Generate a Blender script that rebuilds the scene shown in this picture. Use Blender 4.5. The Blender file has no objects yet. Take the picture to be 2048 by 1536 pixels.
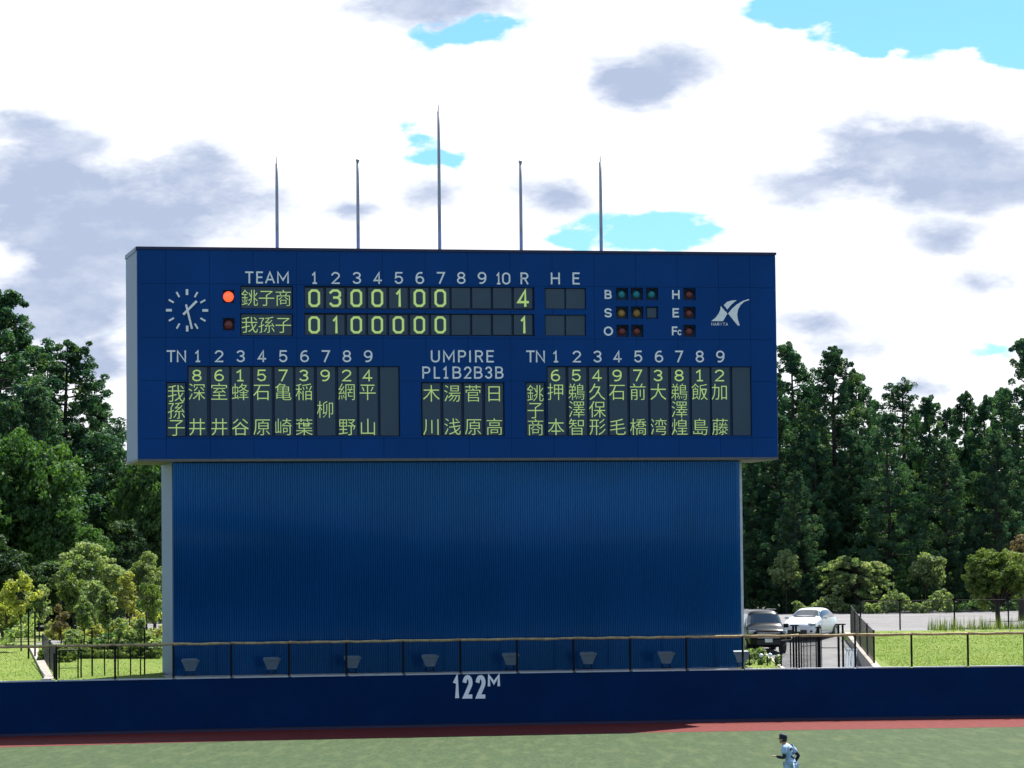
import bpy, bmesh, math, random
import numpy as np
from mathutils import Vector, Matrix, Euler

# ------------------------------------------------------------------ camera
F, CX, CY = 7250.0, 1024.0, 768.0          # focal length in pixels of a 2048 x 1536 picture
CAM_H, HORIZON, ROLL = 5.6, 1160.0, math.radians(0.59)
PITCH = math.atan((HORIZON - CY) / F)
scene = bpy.context.scene
cp, sp = math.cos(PITCH), math.sin(PITCH)
fwd = Vector((0, cp, sp)); r0 = Vector((1, 0, 0)); u0 = Vector((0, -sp, cp))
right = r0 * math.cos(ROLL) - u0 * math.sin(ROLL)
up = u0 * math.cos(ROLL) + r0 * math.sin(ROLL)
EYE = Vector((0, 0, CAM_H))
cam_data = bpy.data.cameras.new('camera')
cam_data.sensor_width = 36.0
cam_data.lens = 36.0 * F / 2048.0
cam_data.clip_start = 1.0
cam_data.clip_end = 8000.0
cam = bpy.data.objects.new('camera', cam_data)
cam.matrix_world = Matrix.Translation(EYE) @ Matrix((right, up, -fwd)).transposed().to_4x4()
scene.collection.objects.link(cam)
scene.camera = cam

# ------------------------------------------------------------------ light
scene.cycles.max_bounces = 7; scene.cycles.diffuse_bounces = 3; scene.cycles.glossy_bounces = 3; scene.cycles.transmission_bounces = 3
SUN_EL, SUN_AZ = math.radians(54.8), math.radians(29.0)   # azimuth from +Y towards +X
sun_dir = Vector((math.sin(SUN_AZ) * math.cos(SUN_EL), math.cos(SUN_AZ) * math.cos(SUN_EL), math.sin(SUN_EL)))
sun_data = bpy.data.lights.new('sun', 'SUN')
sun_data.energy = 5.0
sun_data.angle = math.radians(0.5)
sun_data.color = (1.0, 0.95, 0.86)
sun = bpy.data.objects.new('sun', sun_data)
sun.rotation_euler = sun_dir.to_track_quat('Z', 'Y').to_euler()
sun.location = (60, 100, 120)
scene.collection.objects.link(sun)
scene.view_settings.view_transform = 'Standard'
scene.view_settings.look = 'None'
scene.view_settings.gamma = 1.0
scene.view_settings.use_curve_mapping = False
scene.view_settings.exposure = 1.3

def ray(px, py):
    return (fwd + right * ((px - CX) / F) - up * ((py - CY) / F)).normalized()

def build_world():
    w = bpy.data.worlds.new('World')
    scene.world = w
    w.use_nodes = True
    nt = w.node_tree
    nt.nodes.clear()
    N, L = nt.nodes.new, nt.links.new
    out = N('ShaderNodeOutputWorld'); bg = N('ShaderNodeBackground')
    bg.inputs['Strength'].default_value = 0.1
    L(bg.outputs[0], out.inputs[0])
    sky = N('ShaderNodeTexSky'); sky.sky_type = 'NISHITA'; sky.sun_disc = False
    sky.sun_elevation = SUN_EL; sky.sun_rotation = SUN_AZ
    sky.air_density = 1.0; sky.dust_density = 0.6; sky.ozone_density = 2.0
    tc = N('ShaderNodeTexCoord')
    D = tc.outputs['Generated']
    def vmath(op, a, b=None):
        n = N('ShaderNodeVectorMath'); n.operation = op
        for i, v in enumerate((a, b)):
            if v is None: continue
            if isinstance(v, (tuple, list, Vector)): n.inputs[i].default_value = tuple(v)
            else: L(v, n.inputs[i])
        return n.outputs['Value'] if op in ('LENGTH', 'DOT_PRODUCT') else n.outputs[0]
    def fm(op, a, b=None, clamp=False):
        n = N('ShaderNodeMath'); n.operation = op; n.use_clamp = clamp
        for i, v in enumerate((a, b)):
            if v is None: continue
            if isinstance(v, (int, float)): n.inputs[i].default_value = v
            else: L(v, n.inputs[i])
        return n.outputs[0]
    def noise(vec, scale, det, rough, color=False):
        n = N('ShaderNodeTexNoise'); L(vec, n.inputs['Vector'])
        n.inputs['Scale'].default_value = scale; n.inputs['Detail'].default_value = det
        n.inputs['Roughness'].default_value = rough
        return n.outputs['Color' if color else 'Fac']
    def smooth(x, lo, hi):
        n = N('ShaderNodeMapRange'); n.interpolation_type = 'SMOOTHSTEP'
        L(x, n.inputs[0]); n.inputs[1].default_value = lo; n.inputs[2].default_value = hi
        return n.outputs[0]
    flat = vmath('MULTIPLY', D, (1, 1, 2.2))
    warp = vmath('MULTIPLY', vmath('SUBTRACT', noise(flat, 28, 4, .6, True), (.5, .5, .5)), (.022, .022, .012))
    Dw = vmath('ADD', D, warp)
    def blobs(items, power=1.0):
        tot = None
        for (px, py, rx, ry, amp) in items:
            c = ray(px, py); kx, ky = F / rx, F / ry
            d = vmath('LENGTH', vmath('MULTIPLY', vmath('SUBTRACT', Dw, tuple(c)), (kx, kx, ky)))
            v = fm('MULTIPLY', fm('SUBTRACT', 1.0, d, clamp=True), amp)
            tot = v if tot is None else fm('ADD', tot, v)
        return tot
    # openings where the blue sky shows between the clouds
    gaps = blobs([(1960, 20, 330, 140, 1.6), (1760, 10, 260, 110, 1.5), (1600, -10, 150, 90, 1.3), (1690, 90, 70, 50, .9), (2080, 110, 160, 60, 1.2),
                  (960, 52, 150, 42, 1.1), (855, 72, 60, 50, .9), (845, 285, 75, 60, 1.15), (900, 312, 65, 42, 1.0),
                  (1230, 462, 220, 62, 1.2), (1330, 470, 140, 50, .7), (1975, 700, 90, 45, .75), (215, 640, 60, 90, .35), (1120, 480, 90, 30, .6)])
    fine = noise(flat, 75, 5, .68)
    vor = N('ShaderNodeTexVoronoi'); vor.feature = 'SMOOTH_F1'; vor.inputs['Smoothness'].default_value = .35
    L(vmath('ADD', flat, vmath('MULTIPLY', warp, (1.2, 1.2, 1.2))), vor.inputs['Vector']); vor.inputs['Scale'].default_value = 62; vor.inputs['Detail'].default_value = 1
    lump = fm('MULTIPLY', fm('SUBTRACT', vor.outputs['Distance'], .75), .9)
    rag = fm('ADD', lump, fm('ADD', fm('MULTIPLY', fm('SUBTRACT', fine, .5), 1.6), fm('MULTIPLY', fm('SUBTRACT', noise(flat, 20, 4, .55), .5), 1.5)))
    field = fm('ADD', gaps, fm('MULTIPLY', rag, fm('MULTIPLY', gaps, 2.0, clamp=True)))
    blue = smooth(field, .26, .74)
    broad = noise(vmath('ADD', flat, (3.1, 7.7, 1.3)), 2.6, 6, .55)
    blue2 = smooth(broad, .42, .52)
    blue = fm('MAXIMUM', blue, fm('MULTIPLY', blue2, smooth(vmath('LENGTH', vmath('SUBTRACT', D, (0, 1, .07))), .17, .75)))
    # shaded grey cloud bellies
    greys = blobs([(860, 0, 260, 60, 1.20), (1310, 150, 190, 90, 1.30), (1250, 185, 110, 60, 0.95), (1920, 340, 250, 130, 1.50), (1700, 290, 110, 80, 1.15), (1620, 370, 170, 60, 1.15), (1850, 270, 130, 50, 0.85), (2000, 380, 160, 70, 1.15), (60, 360, 260, 120, 1.30), (380, 420, 280, 110, 1.20), (150, 470, 260, 70, 1.25), (60, 245, 170, 40, 1.25), (150, 290, 130, 40, 0.80), (160, 560, 190, 130, 1.00), (90, 640, 220, 110, 0.90), (1100, 395, 110, 50, 1.05), (700, 430, 90, 40, 0.95), (1880, 485, 130, 50, 1.15), (860, 390, 80, 60, 0.95), (200, 730, 120, 60, 1.15), (1690, 700, 110, 40, 0.95), (1640, 640, 130, 50, 0.85), (1850, 770, 80, 30, 0.85), (1960, 560, 120, 40, 0.85), (400, 340, 160, 60, 0.75), (100, 620, 160, 60, 1.05), (250, 520, 160, 60, 1.15)])
    g = smooth(fm('ADD', fm('MULTIPLY', greys, 1.3), fm('MULTIPLY', fm('SUBTRACT', noise(flat, 38, 6, .66), .5), 2.2)), -.05, 1.3)
    g2 = fm('MULTIPLY', smooth(noise(vmath('ADD', flat, (9.1, 2.2, 5.3)), 5.0, 6, .6), .47, .66), .8)
    g = fm('MAXIMUM', g, fm('MULTIPLY', g2, smooth(vmath('LENGTH', vmath('SUBTRACT', D, (0, 1, .07))), .17, .75)))
    ccol = N('ShaderNodeMix'); ccol.data_type = 'RGBA'
    g = fm('MULTIPLY', g, fm('ADD', .45, fm('MULTIPLY', noise(flat, 48, 5, .62), 1.0)), clamp=True)
    L(g, ccol.inputs[0]); ccol.inputs[6].default_value = (4.9, 5.0, 5.2, 1); ccol.inputs[7].default_value = (2.0, 2.35, 3.15, 1)
    tint = N('ShaderNodeMix'); tint.data_type = 'RGBA'; tint.blend_type = 'MULTIPLY'; tint.inputs[0].default_value = 1
    L(sky.outputs[0], tint.inputs[6]); tint.inputs[7].default_value = SKY_TINT
    mix = N('ShaderNodeMix'); mix.data_type = 'RGBA'
    L(blue, mix.inputs[0]); L(ccol.outputs[2], mix.inputs[6]); L(tint.outputs[2], mix.inputs[7])
    # below the horizon: dull ground bounce
    sep = N('ShaderNodeSeparateXYZ'); L(D, sep.inputs[0])
    low = fm('LESS_THAN', sep.outputs[2], -0.002)
    m2 = N('ShaderNodeMix'); m2.data_type = 'RGBA'
    L(low, m2.inputs[0]); L(mix.outputs[2], m2.inputs[6]); m2.inputs[7].default_value = (.5, .55, .4, 1)
    L(m2.outputs[2], bg.inputs[0])
SKY_TINT = (0.30, 0.52, 0.62, 1)
build_world()

# ------------------------------------------------------------------ helpers
C = scene.collection
def link(o, parent=None):
    C.objects.link(o)
    if parent is not None: o.parent = parent
    return o
def empty(name, loc=(0, 0, 0), rz=0.0, parent=None):
    o = bpy.data.objects.new(name, None); o.location = loc; o.rotation_euler = (0, 0, rz)
    o.empty_display_size = 0.3
    return link(o, parent)
def tag(o, label=None, cat=None, group=None, kind=None):
    if label: o['label'] = label
    if cat: o['category'] = cat
    if group: o['group'] = group
    if kind: o['kind'] = kind
    return o
def obj(name, mesh, mat=None, parent=None, loc=(0, 0, 0), rot=(0, 0, 0), smooth=False):
    o = bpy.data.objects.new(name, mesh)
    mats = mat if isinstance(mat, (list, tuple)) else ([mat] if mat else [])
    if mats and not mesh.materials:
        for m in mats: mesh.materials.append(m)
    o.location = loc; o.rotation_euler = rot
    if smooth: mesh.shade_smooth()
    return link(o, parent)

class MB:
    """collects shapes into one mesh"""
    def __init__(s): s.v = []; s.f = []; s.m = []; s.mi = 0
    def add(s, vs, fs):
        b = len(s.v); s.v += [tuple(v) for v in vs]; s.f += [tuple(i + b for i in f) for f in fs]; s.m += [s.mi] * len(fs)
    def box(s, x0, x1, y0, y1, z0, z1):
        s.add([(x0, y0, z0), (x1, y0, z0), (x1, y1, z0), (x0, y1, z0), (x0, y0, z1), (x1, y0, z1), (x1, y1, z1), (x0, y1, z1)],
              [(0, 3, 2, 1), (4, 5, 6, 7), (0, 1, 5, 4), (1, 2, 6, 5), (2, 3, 7, 6), (3, 0, 4, 7)])
    def obox(s, c, ax, ay, az):
        c, ax, ay, az = map(Vector, (c, ax, ay, az))
        s.add([c + ax * i + ay * j + az * k for k in (-1, 1) for (i, j) in ((-1, -1), (1, -1), (1, 1), (-1, 1))],
              [(0, 3, 2, 1), (4, 5, 6, 7), (0, 1, 5, 4), (1, 2, 6, 5), (2, 3, 7, 6), (3, 0, 4, 7)])
    def tube(s, pts, rad, n=8, caps=True):
        pts = [Vector(p) for p in pts]
        rad = rad if isinstance(rad, (list, tuple)) else [rad] * len(pts)
        rings = []
        side = None
        for i, p in enumerate(pts):
            t = (pts[min(i + 1, len(pts) - 1)] - pts[max(i - 1, 0)]).normalized()
            if side is None:
                side = t.orthogonal().normalized()
            side = (side - t * side.dot(t)).normalized()
            o2 = t.cross(side)
            rings.append([p + (side * math.cos(2 * math.pi * k / n) + o2 * math.sin(2 * math.pi * k / n)) * rad[i] for k in range(n)])
        vs = [v for r in rings for v in r]; fs = []
        for i in range(len(pts) - 1):
            for k in range(n):
                k2 = (k + 1) % n
                fs.append((i * n + k, i * n + k2, (i + 1) * n + k2, (i + 1) * n + k))
        if caps:
            fs.append(tuple(range(n))[::-1]); fs.append(tuple((len(pts) - 1) * n + k for k in range(n)))
        s.add(vs, fs)
    def prism(s, poly, y0, y1):
        """polygon in x,z (counter-clockwise seen from -y), extruded along y"""
        n = len(poly)
        vs = [(x, y0, z) for x, z in poly] + [(x, y1, z) for x, z in poly]
        fs = [tuple(range(n)), tuple(range(2 * n - 1, n - 1, -1))]
        for i in range(n):
            j = (i + 1) % n
            fs.append((i, i + n, j + n, j))
        s.add(vs, fs)
    def sphere(s, c, r, n=10, m=7, sq=(1, 1, 1)):
        vs = []; fs = []
        for i in range(m + 1):
            th = math.pi * i / m
            for k in range(n):
                ph = 2 * math.pi * k / n
                vs.append((c[0] + r * sq[0] * math.sin(th) * math.cos(ph), c[1] + r * sq[1] * math.sin(th) * math.sin(ph), c[2] + r * sq[2] * math.cos(th)))
        for i in range(m):
            for k in range(n):
                k2 = (k + 1) % n
                fs.append((i * n + k, (i + 1) * n + k, (i + 1) * n + k2, i * n + k2))
        s.add(vs, fs)
    def mesh(s, name):
        me = bpy.data.meshes.new(name); me.from_pydata(s.v, [], s.f); me.update()
        if any(s.m): me.polygons.foreach_set('material_index', s.m)
        return me
    def build(s, name, mat, parent=None, smooth=False, **k):
        return obj(name, s.mesh(name), mat, parent, smooth=smooth, **k)

# ------------------------------------------------------------------ materials
def new_mat(name):
    m = bpy.data.materials.new(name); m.use_nodes = True
    nt = m.node_tree; b = nt.nodes['Principled BSDF']
    return m, nt, b
def mat(name, col, rough=.6, metal=0.0, var=0.12, scale=3.0, bump=0.0, bscale=40.0, spec=.5, coat=0.0, emit=None, estr=0.0, stretch=None, det=5):
    m, nt, b = new_mat(name)
    N, L = nt.nodes.new, nt.links.new
    b.inputs['Roughness'].default_value = rough; b.inputs['Metallic'].default_value = metal
    b.inputs['Specular IOR Level'].default_value = spec
    b.inputs['Coat Weight'].default_value = coat
    tc = N('ShaderNodeTexCoord'); vec = tc.outputs['Object']
    if stretch:
        mp = N('ShaderNodeMapping'); L(vec, mp.inputs[0]); mp.inputs['Scale'].default_value = stretch; vec = mp.outputs[0]
    nz = N('ShaderNodeTexNoise'); L(vec, nz.inputs['Vector']); nz.inputs['Scale'].default_value = scale; nz.inputs['Detail'].default_value = det
    ramp = N('ShaderNodeMapRange'); L(nz.outputs['Fac'], ramp.inputs[0]); ramp.inputs[1].default_value = .3; ramp.inputs[2].default_value = .7
    ramp.inputs[3].default_value = 1 - var; ramp.inputs[4].default_value = 1 + var
    mul = N('ShaderNodeVectorMath'); mul.operation = 'SCALE'; mul.inputs[0].default_value = col[:3]; L(ramp.outputs[0], mul.inputs['Scale'])
    L(mul.outputs[0], b.inputs['Base Color'])
    if bump:
        n2 = N('ShaderNodeTexNoise'); L(tc.outputs['Object'], n2.inputs['Vector']); n2.inputs['Scale'].default_value = bscale; n2.inputs['Detail'].default_value = 4
        bp = N('ShaderNodeBump'); bp.inputs['Strength'].default_value = bump; bp.inputs['Distance'].default_value = .02
        L(n2.outputs['Fac'], bp.inputs['Height']); L(bp.outputs[0], b.inputs['Normal'])
    if emit:
        b.inputs['Emission Color'].default_value = (*emit, 1); b.inputs['Emission Strength'].default_value = estr
    return m
def two_tone(name, c1, c2, scale=8, rough=.9, lo=.4, hi=.6, bump=.3, bscale=60, stretch=None, det=6, c3=None, s3=.8):
    m, nt, b = new_mat(name); N, L = nt.nodes.new, nt.links.new
    b.inputs['Roughness'].default_value = rough; b.inputs['Specular IOR Level'].default_value = .2
    tc = N('ShaderNodeTexCoord'); vec = tc.outputs['Object']
    if stretch:
        mp = N('ShaderNodeMapping'); L(vec, mp.inputs[0]); mp.inputs['Scale'].default_value = stretch; vec = mp.outputs[0]
    nz = N('ShaderNodeTexNoise'); L(vec, nz.inputs['Vector']); nz.inputs['Scale'].default_value = scale; nz.inputs['Detail'].default_value = det; nz.inputs['Roughness'].default_value = .65
    r = N('ShaderNodeValToRGB'); L(nz.outputs['Fac'], r.inputs[0])
    r.color_ramp.elements[0].position = lo; r.color_ramp.elements[0].color = (*c1, 1)
    r.color_ramp.elements[1].position = hi; r.color_ramp.elements[1].color = (*c2, 1)
    col = r.outputs[0]
    if c3:
        n3 = N('ShaderNodeTexNoise'); L(vec, n3.inputs['Vector']); n3.inputs['Scale'].default_value = s3; n3.inputs['Detail'].default_value = 5
        mr = N('ShaderNodeMapRange'); L(n3.outputs['Fac'], mr.inputs[0]); mr.inputs[1].default_value = .48; mr.inputs[2].default_value = .68; mr.inputs[4].default_value = .7
        mx = N('ShaderNodeMix'); mx.data_type = 'RGBA'; L(mr.outputs[0], mx.inputs[0]); L(col, mx.inputs[6]); mx.inputs[7].default_value = (*c3, 1); col = mx.outputs[2]
    L(col, b.inputs['Base Color'])
    bp = N('ShaderNodeBump'); bp.inputs['Strength'].default_value = bump; bp.inputs['Distance'].default_value = .03
    n2 = N('ShaderNodeTexNoise'); L(tc.outputs['Object'], n2.inputs['Vector']); n2.inputs['Scale'].default_value = bscale
    L(n2.outputs['Fac'], bp.inputs['Height']); L(bp.outputs[0], b.inputs['Normal'])
    return m
def leaf_mat(name, c1, c2, c3, trans=.35):
    """foliage: colour varies leaf clump by leaf clump (the mesh attribute 'tint')"""
    m = bpy.data.materials.new(name); m.use_nodes = True; nt = m.node_tree; nt.nodes.clear(); N, L = nt.nodes.new, nt.links.new
    out = N('ShaderNodeOutputMaterial')
    at = N('ShaderNodeAttribute'); at.attribute_name = 'tint'
    r = N('ShaderNodeValToRGB'); L(at.outputs['Fac'], r.inputs[0])
    e = r.color_ramp.elements; e[0].position = 0; e[0].color = (*c1, 1); e[1].position = 1; e[1].color = (*c3, 1)
    k = e.new(.55); k.color = (*c2, 1)
    oi = N('ShaderNodeObjectInfo'); mr = N('ShaderNodeMapRange'); L(oi.outputs['Random'], mr.inputs[0]); mr.inputs[3].default_value = .8; mr.inputs[4].default_value = 1.25
    sc = N('ShaderNodeVectorMath'); sc.operation = 'SCALE'; L(r.outputs[0], sc.inputs[0]); L(mr.outputs[0], sc.inputs['Scale'])
    d = N('ShaderNodeBsdfDiffuse'); t = N('ShaderNodeBsdfTranslucent'); g = N('ShaderNodeBsdfGlossy'); g.inputs['Roughness'].default_value = .6
    g.inputs['Color'].default_value = (.8, .85, .9, 1)
    L(sc.outputs[0], d.inputs[0])
    warm = N('ShaderNodeMix'); warm.data_type = 'RGBA'; warm.blend_type = 'MULTIPLY'; warm.inputs[0].default_value = 1; L(sc.outputs[0], warm.inputs[6]); warm.inputs[7].default_value = (1.18, 1.25, .55, 1)
    L(warm.outputs[2], t.inputs[0])
    m1 = N('ShaderNodeMixShader'); m1.inputs[0].default_value = trans; L(d.outputs[0], m1.inputs[1]); L(t.outputs[0], m1.inputs[2])
    m2 = N('ShaderNodeMixShader'); m2.inputs[0].default_value = .025; L(m1.outputs[0], m2.inputs[1]); L(g.outputs[0], m2.inputs[2])
    L(m2.outputs[0], out.inputs[0])
    return m

M = {}
M['panel'] = mat('blue_panel_paint', (.0003, .050, .225), rough=.5, var=.10, scale=.35, spec=.12)
M['plate'] = mat('dark_blue_backing', (.002, .018, .075), rough=.6)
M['side'] = mat('silver_grey_side', (.072, .142, .31), rough=.5, var=.05, scale=.5)
M['trim'] = mat('dark_coping_metal', (.012, .014, .07), rough=.5)
M['soffit'] = mat('soffit_sheet', (.12, .125, .13), rough=.7)
M['clad'] = mat('blue_corrugated_steel', (.0008, .082, .285), rough=.10, metal=.5, var=.12, scale=.3, spec=.3, coat=.25)
M['display'] = mat('display_glass', (.010, .044, .090), rough=.3, var=.1, scale=1.0, spec=.5)
M['led'] = mat('led_lit_yellow_green', (.2, .3, .15), rough=.6, emit=(.38, .54, .15), estr=.32, var=.06)
M['white'] = mat('white_lettering', (.88, .92, .97), rough=.5, var=.04)
M['housing'] = mat('lamp_housing_dark', (.003, .014, .045), rough=.7)
M['lamp_on'] = mat('lamp_lit_red', (.6, .05, .02), rough=.3, emit=(1.0, .09, .03), estr=.75)
M['lamp_red'] = mat('lamp_unlit_red', (.16, .03, .035), rough=.3)
M['lamp_green'] = mat('lamp_unlit_green', (.005, .22, .30), rough=.3)
M['lamp_amber'] = mat('lamp_unlit_amber', (.34, .19, .05), rough=.3)
M['pole'] = mat('flagpole_metal', (.30, .30, .36), rough=.4, metal=.5)
M['pad'] = mat('navy_wall_padding', (.0004, .020, .088), rough=.8, var=.14, scale=.6, bump=.1, bscale=3, spec=.08)
M['cap'] = mat('pale_cap_metal', (.42, .48, .56), rough=.5)
M['rail'] = two_tone('weathered_rail_padding', (.26, .21, .12), (.46, .37, .20), scale=4, lo=.35, hi=.6, rough=.8)
M['black'] = mat('black_powder_coat', (.004, .005, .008), rough=.5, spec=.12)
M['wire'] = mat('dark_fence_wire', (.014, .017, .02), rough=.6, spec=.15)
M['concrete'] = mat('concrete', (.34, .31, .27), rough=.9, var=.2, scale=2, bump=.3, bscale=15)
M['slate'] = mat('slate_flood_housing', (.12, .17, .22), rough=.6, var=.15, scale=6)
M['asphalt'] = two_tone('sun_bleached_asphalt', (.13, .128, .135), (.185, .182, .19), scale=1.2, c3=(.22, .215, .22), s3=.15, stretch=(.6, 1, 1))
M['turf'] = two_tone('outfield_turf', (.014, .036, .009), (.036, .064, .017), scale=8, lo=.34, hi=.66, c3=(.054, .078, .026), s3=2.2, bscale=30, stretch=(1.0, .12, 1), det=8)
M['track'] = two_tone('brick_red_track', (.090, .009, .008), (.13, .015, .012), scale=5, stretch=(.6, .4, 1), bscale=30)
M['lawn'] = two_tone('bank_lawn', (.085, .14, .012), (.13, .19, .020), scale=3.5, lo=.35, hi=.65, c3=(.16, .20, .035), s3=.6, stretch=(.7, .5, 1))
M['rough_grass'] = two_tone('rough_grass', (.07, .12, .02), (.16, .20, .05), scale=2.5, c3=(.22, .19, .08), s3=.4)
M['forest_floor'] = two_tone('forest_floor', (.02, .025, .012), (.045, .045, .02), scale=2)
M['bark'] = mat('bark', (.032, .026, .022), rough=.95, var=.3, scale=8, stretch=(3, 3, .5), bump=.5)
M['car_white'] = mat('white_car_paint', (.58, .60, .64), rough=.18, var=.01, coat=.6)
M['car_black'] = mat('black_car_paint', (.006, .007, .009), rough=.22, var=.01, coat=.0, spec=.16)
M['glass'] = mat('car_glass', (.012, .018, .028), rough=.06, var=.02, spec=.9, coat=.5)
M['tyre'] = mat('tyre_rubber', (.012, .012, .012), rough=.9)
M['rim'] = mat('alloy_rim', (.35, .36, .38), rough=.35, metal=.7)
M['lens'] = mat('headlight_lens', (.25, .29, .34), rough=.1, coat=.6)
M['chrome'] = mat('chrome', (.6, .62, .65), rough=.15, metal=.9)
M['grille'] = mat('black_grille', (.006, .006, .007), rough=.5)
M['plate_w'] = mat('number_plate', (.7, .72, .7), rough=.5)
M['tube'] = mat('pale_blue_tube', (.42, .52, .60), rough=.5)
M['skin'] = mat('skin', (.36, .20, .13), rough=.6)
M['uniform'] = mat('white_uniform_cloth', (.33, .47, .66), rough=.85, var=.04, scale=6, bump=.25, bscale=14)
M['navy'] = mat('navy_cloth', (.008, .010, .035), rough=.8, var=.05)
M['leather'] = mat('tan_glove_leather', (.25, .10, .035), rough=.6)
LEAF = {
 'cedar': leaf_mat('cedar_foliage', (.006, .036, .034), (.034, .100, .046), (.165, .250, .080), .42),  # blue shade of the wood put into the darkest tone, sunlit tufts into the palest
 'broad': leaf_mat('broad_foliage', (.020, .062, .020), (.060, .135, .030), (.135, .225, .055), .42),
 'light': leaf_mat('light_foliage', (.06, .12, .045), (.20, .27, .11), (.44, .48, .27), .5),
 'yellow': leaf_mat('yellow_foliage', (.13, .17, .035), (.32, .34, .075), (.50, .48, .18), .5),
 'mid': leaf_mat('olive_green_foliage', (.03, .07, .018), (.11, .165, .035), (.26, .30, .08), .42),
 'red': leaf_mat('reddish_foliage', (.07, .06, .03), (.17, .13, .065), (.27, .22, .12), .35),
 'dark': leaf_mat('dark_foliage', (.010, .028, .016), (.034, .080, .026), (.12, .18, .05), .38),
 'blade': leaf_mat('lawn_blades', (.10, .18, .012), (.13, .215, .016), (.19, .26, .03), .5),
}

# ------------------------------------------------------------------ layout of the place
HOME = Vector((24.7, 20.8, 0.0)); R_WALL = 122.0
YAW = math.radians(12.25)
P0 = Vector((-1.35, 140.8, 0.0)); EB = Vector((math.cos(YAW), math.sin(YAW), 0)); NB = Vector((-math.sin(YAW), math.cos(YAW), 0))
def on_board(px, py, b=0.0):
    """board coordinates (metres along the face, height) of a point seen on the face"""
    d = ray(px, py); p = P0 + NB * b
    t = (p - EYE).dot(NB) / d.dot(NB); q = EYE + d * t
    return (q - P0).dot(EB), q.z
def at_depth(px, py, D):
    d = ray(px, py); return EYE + d * (D / d.y)
def x_at(px, D, py=1250): return at_depth(px, py, D).x
def arc_pt(px, py=1350, R=R_WALL):
    d = ray(px, py)
    t = 120.0
    for _ in range(30):
        p = EYE + d * t; e = math.hypot(p.x - HOME.x, p.y - HOME.y) - R
        t -= e * .9
    return p
def ang_of(px, py=1350, R=R_WALL):
    p = arc_pt(px, py, R); return math.atan2(p.x - HOME.x, p.y - HOME.y)
def pol(r, a, z=0.0): return Vector((HOME.x + r * math.sin(a), HOME.y + r * math.cos(a), z))

# ------------------------------------------------------------------ ground
def zr(r):
    if r < 152: return 1.92 + (r - 122) * .036
    return 3.0 + (r - 152) * .003
def x_left(r): return -17.6 - max(0, r - 124) * .16
def x_path0(r): return 10.6
def x_path1(r): return 14.25 + (r - 124) * .05
def z_path(r): return zr(r) - max(1.1 * (1 - (r - 122) / 19.0), .2 * min(1.0, (152 - r) / 5.0), 0.0)
def strip(name, fx0, fx1, fz, r0, r1, m, nr=24, nx=20, dz=0.0, kind='structure', rough=0.0, parent=None):
    rnd = random.Random(name)
    vs = []; fs = []
    for i in range(nr + 1):
        r = r0 + (r1 - r0) * i / nr
        xa, xb = fx0(r), fx1(r)
        for j in range(nx + 1):
            x = xa + (xb - xa) * j / nx
            dx = max(-r + .01, min(r - .01, x - HOME.x))
            y = HOME.y + math.sqrt(max(0, r * r - dx * dx))
            e = rnd.uniform(-rough, rough) if 0 < i < nr and 0 < j < nx else 0
            vs.append((x, y, fz(r) + dz + e))
    for i in range(nr):
        for j in range(nx):
            a = i * (nx + 1) + j
            fs.append((a, a + 1, a + nx + 2, a + nx + 1))
    me = bpy.data.meshes.new(name); me.from_pydata(vs, [], fs); me.update()
    o = obj(name, me, m, parent, smooth=True); o['kind'] = kind
    return o
def disc(name, r0, r1, z, m, a0=-math.pi, a1=math.pi, n=200):
    vs = []; fs = []
    for i in range(n + 1):
        a = a0 + (a1 - a0) * i / n
        vs += [tuple(pol(max(r0, .001), a, z)), tuple(pol(r1, a, z))]
    for i in range(n): fs.append((2 * i, 2 * i + 2, 2 * i + 3, 2 * i + 1))
    me = bpy.data.meshes.new(name); me.from_pydata(vs, [], fs); me.update()
    o = obj(name, me, m); o['kind'] = 'structure'
    return o
disc('ground', 0, 4000, -.35, M['forest_floor'])
disc('outfield_grass', 0, 121.98, 0.0, M['turf'], -1.2, 1.2)
disc('warning_track', 113.4, 121.98, .004, M['track'], -1.2, 1.2)
far = 500
strip('left_lawn', lambda r: -70, x_left, zr, 122.0, 150, M['lawn'], rough=.01)
strip('grass_verge', x_left, x_path0, zr, 122.0, 150, M['lawn'], rough=.015)
strip('path', x_path0, x_path1, z_path, 122.0, 152, M['asphalt'])
strip('right_lawn', x_path1, lambda r: 70, zr, 122.0, 152, M['lawn'], nr=30, nx=40, rough=.012)
strip('car_park', x_path0, lambda r: 110, zr, 152, 226, M['asphalt'], nr=10)
strip('middle_ground', lambda r: -21.8, x_path0, zr, 150, 226, M['asphalt'], nr=10)
strip('left_ground', lambda r: -110, lambda r: -21.8, zr, 150, 192, M['rough_grass'], nr=10, rough=.03)
strip('left_road', lambda r: -110, lambda r: -21.8, zr, 192, 222, M['asphalt'], nr=6)
strip('wood_edge', lambda r: -110, lambda r: -21.8, zr, 222, 226, M['rough_grass'], nr=3)
strip('woodland_floor', lambda r: -160, lambda r: 180, zr, 226, 520, M['forest_floor'], nr=10)

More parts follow.
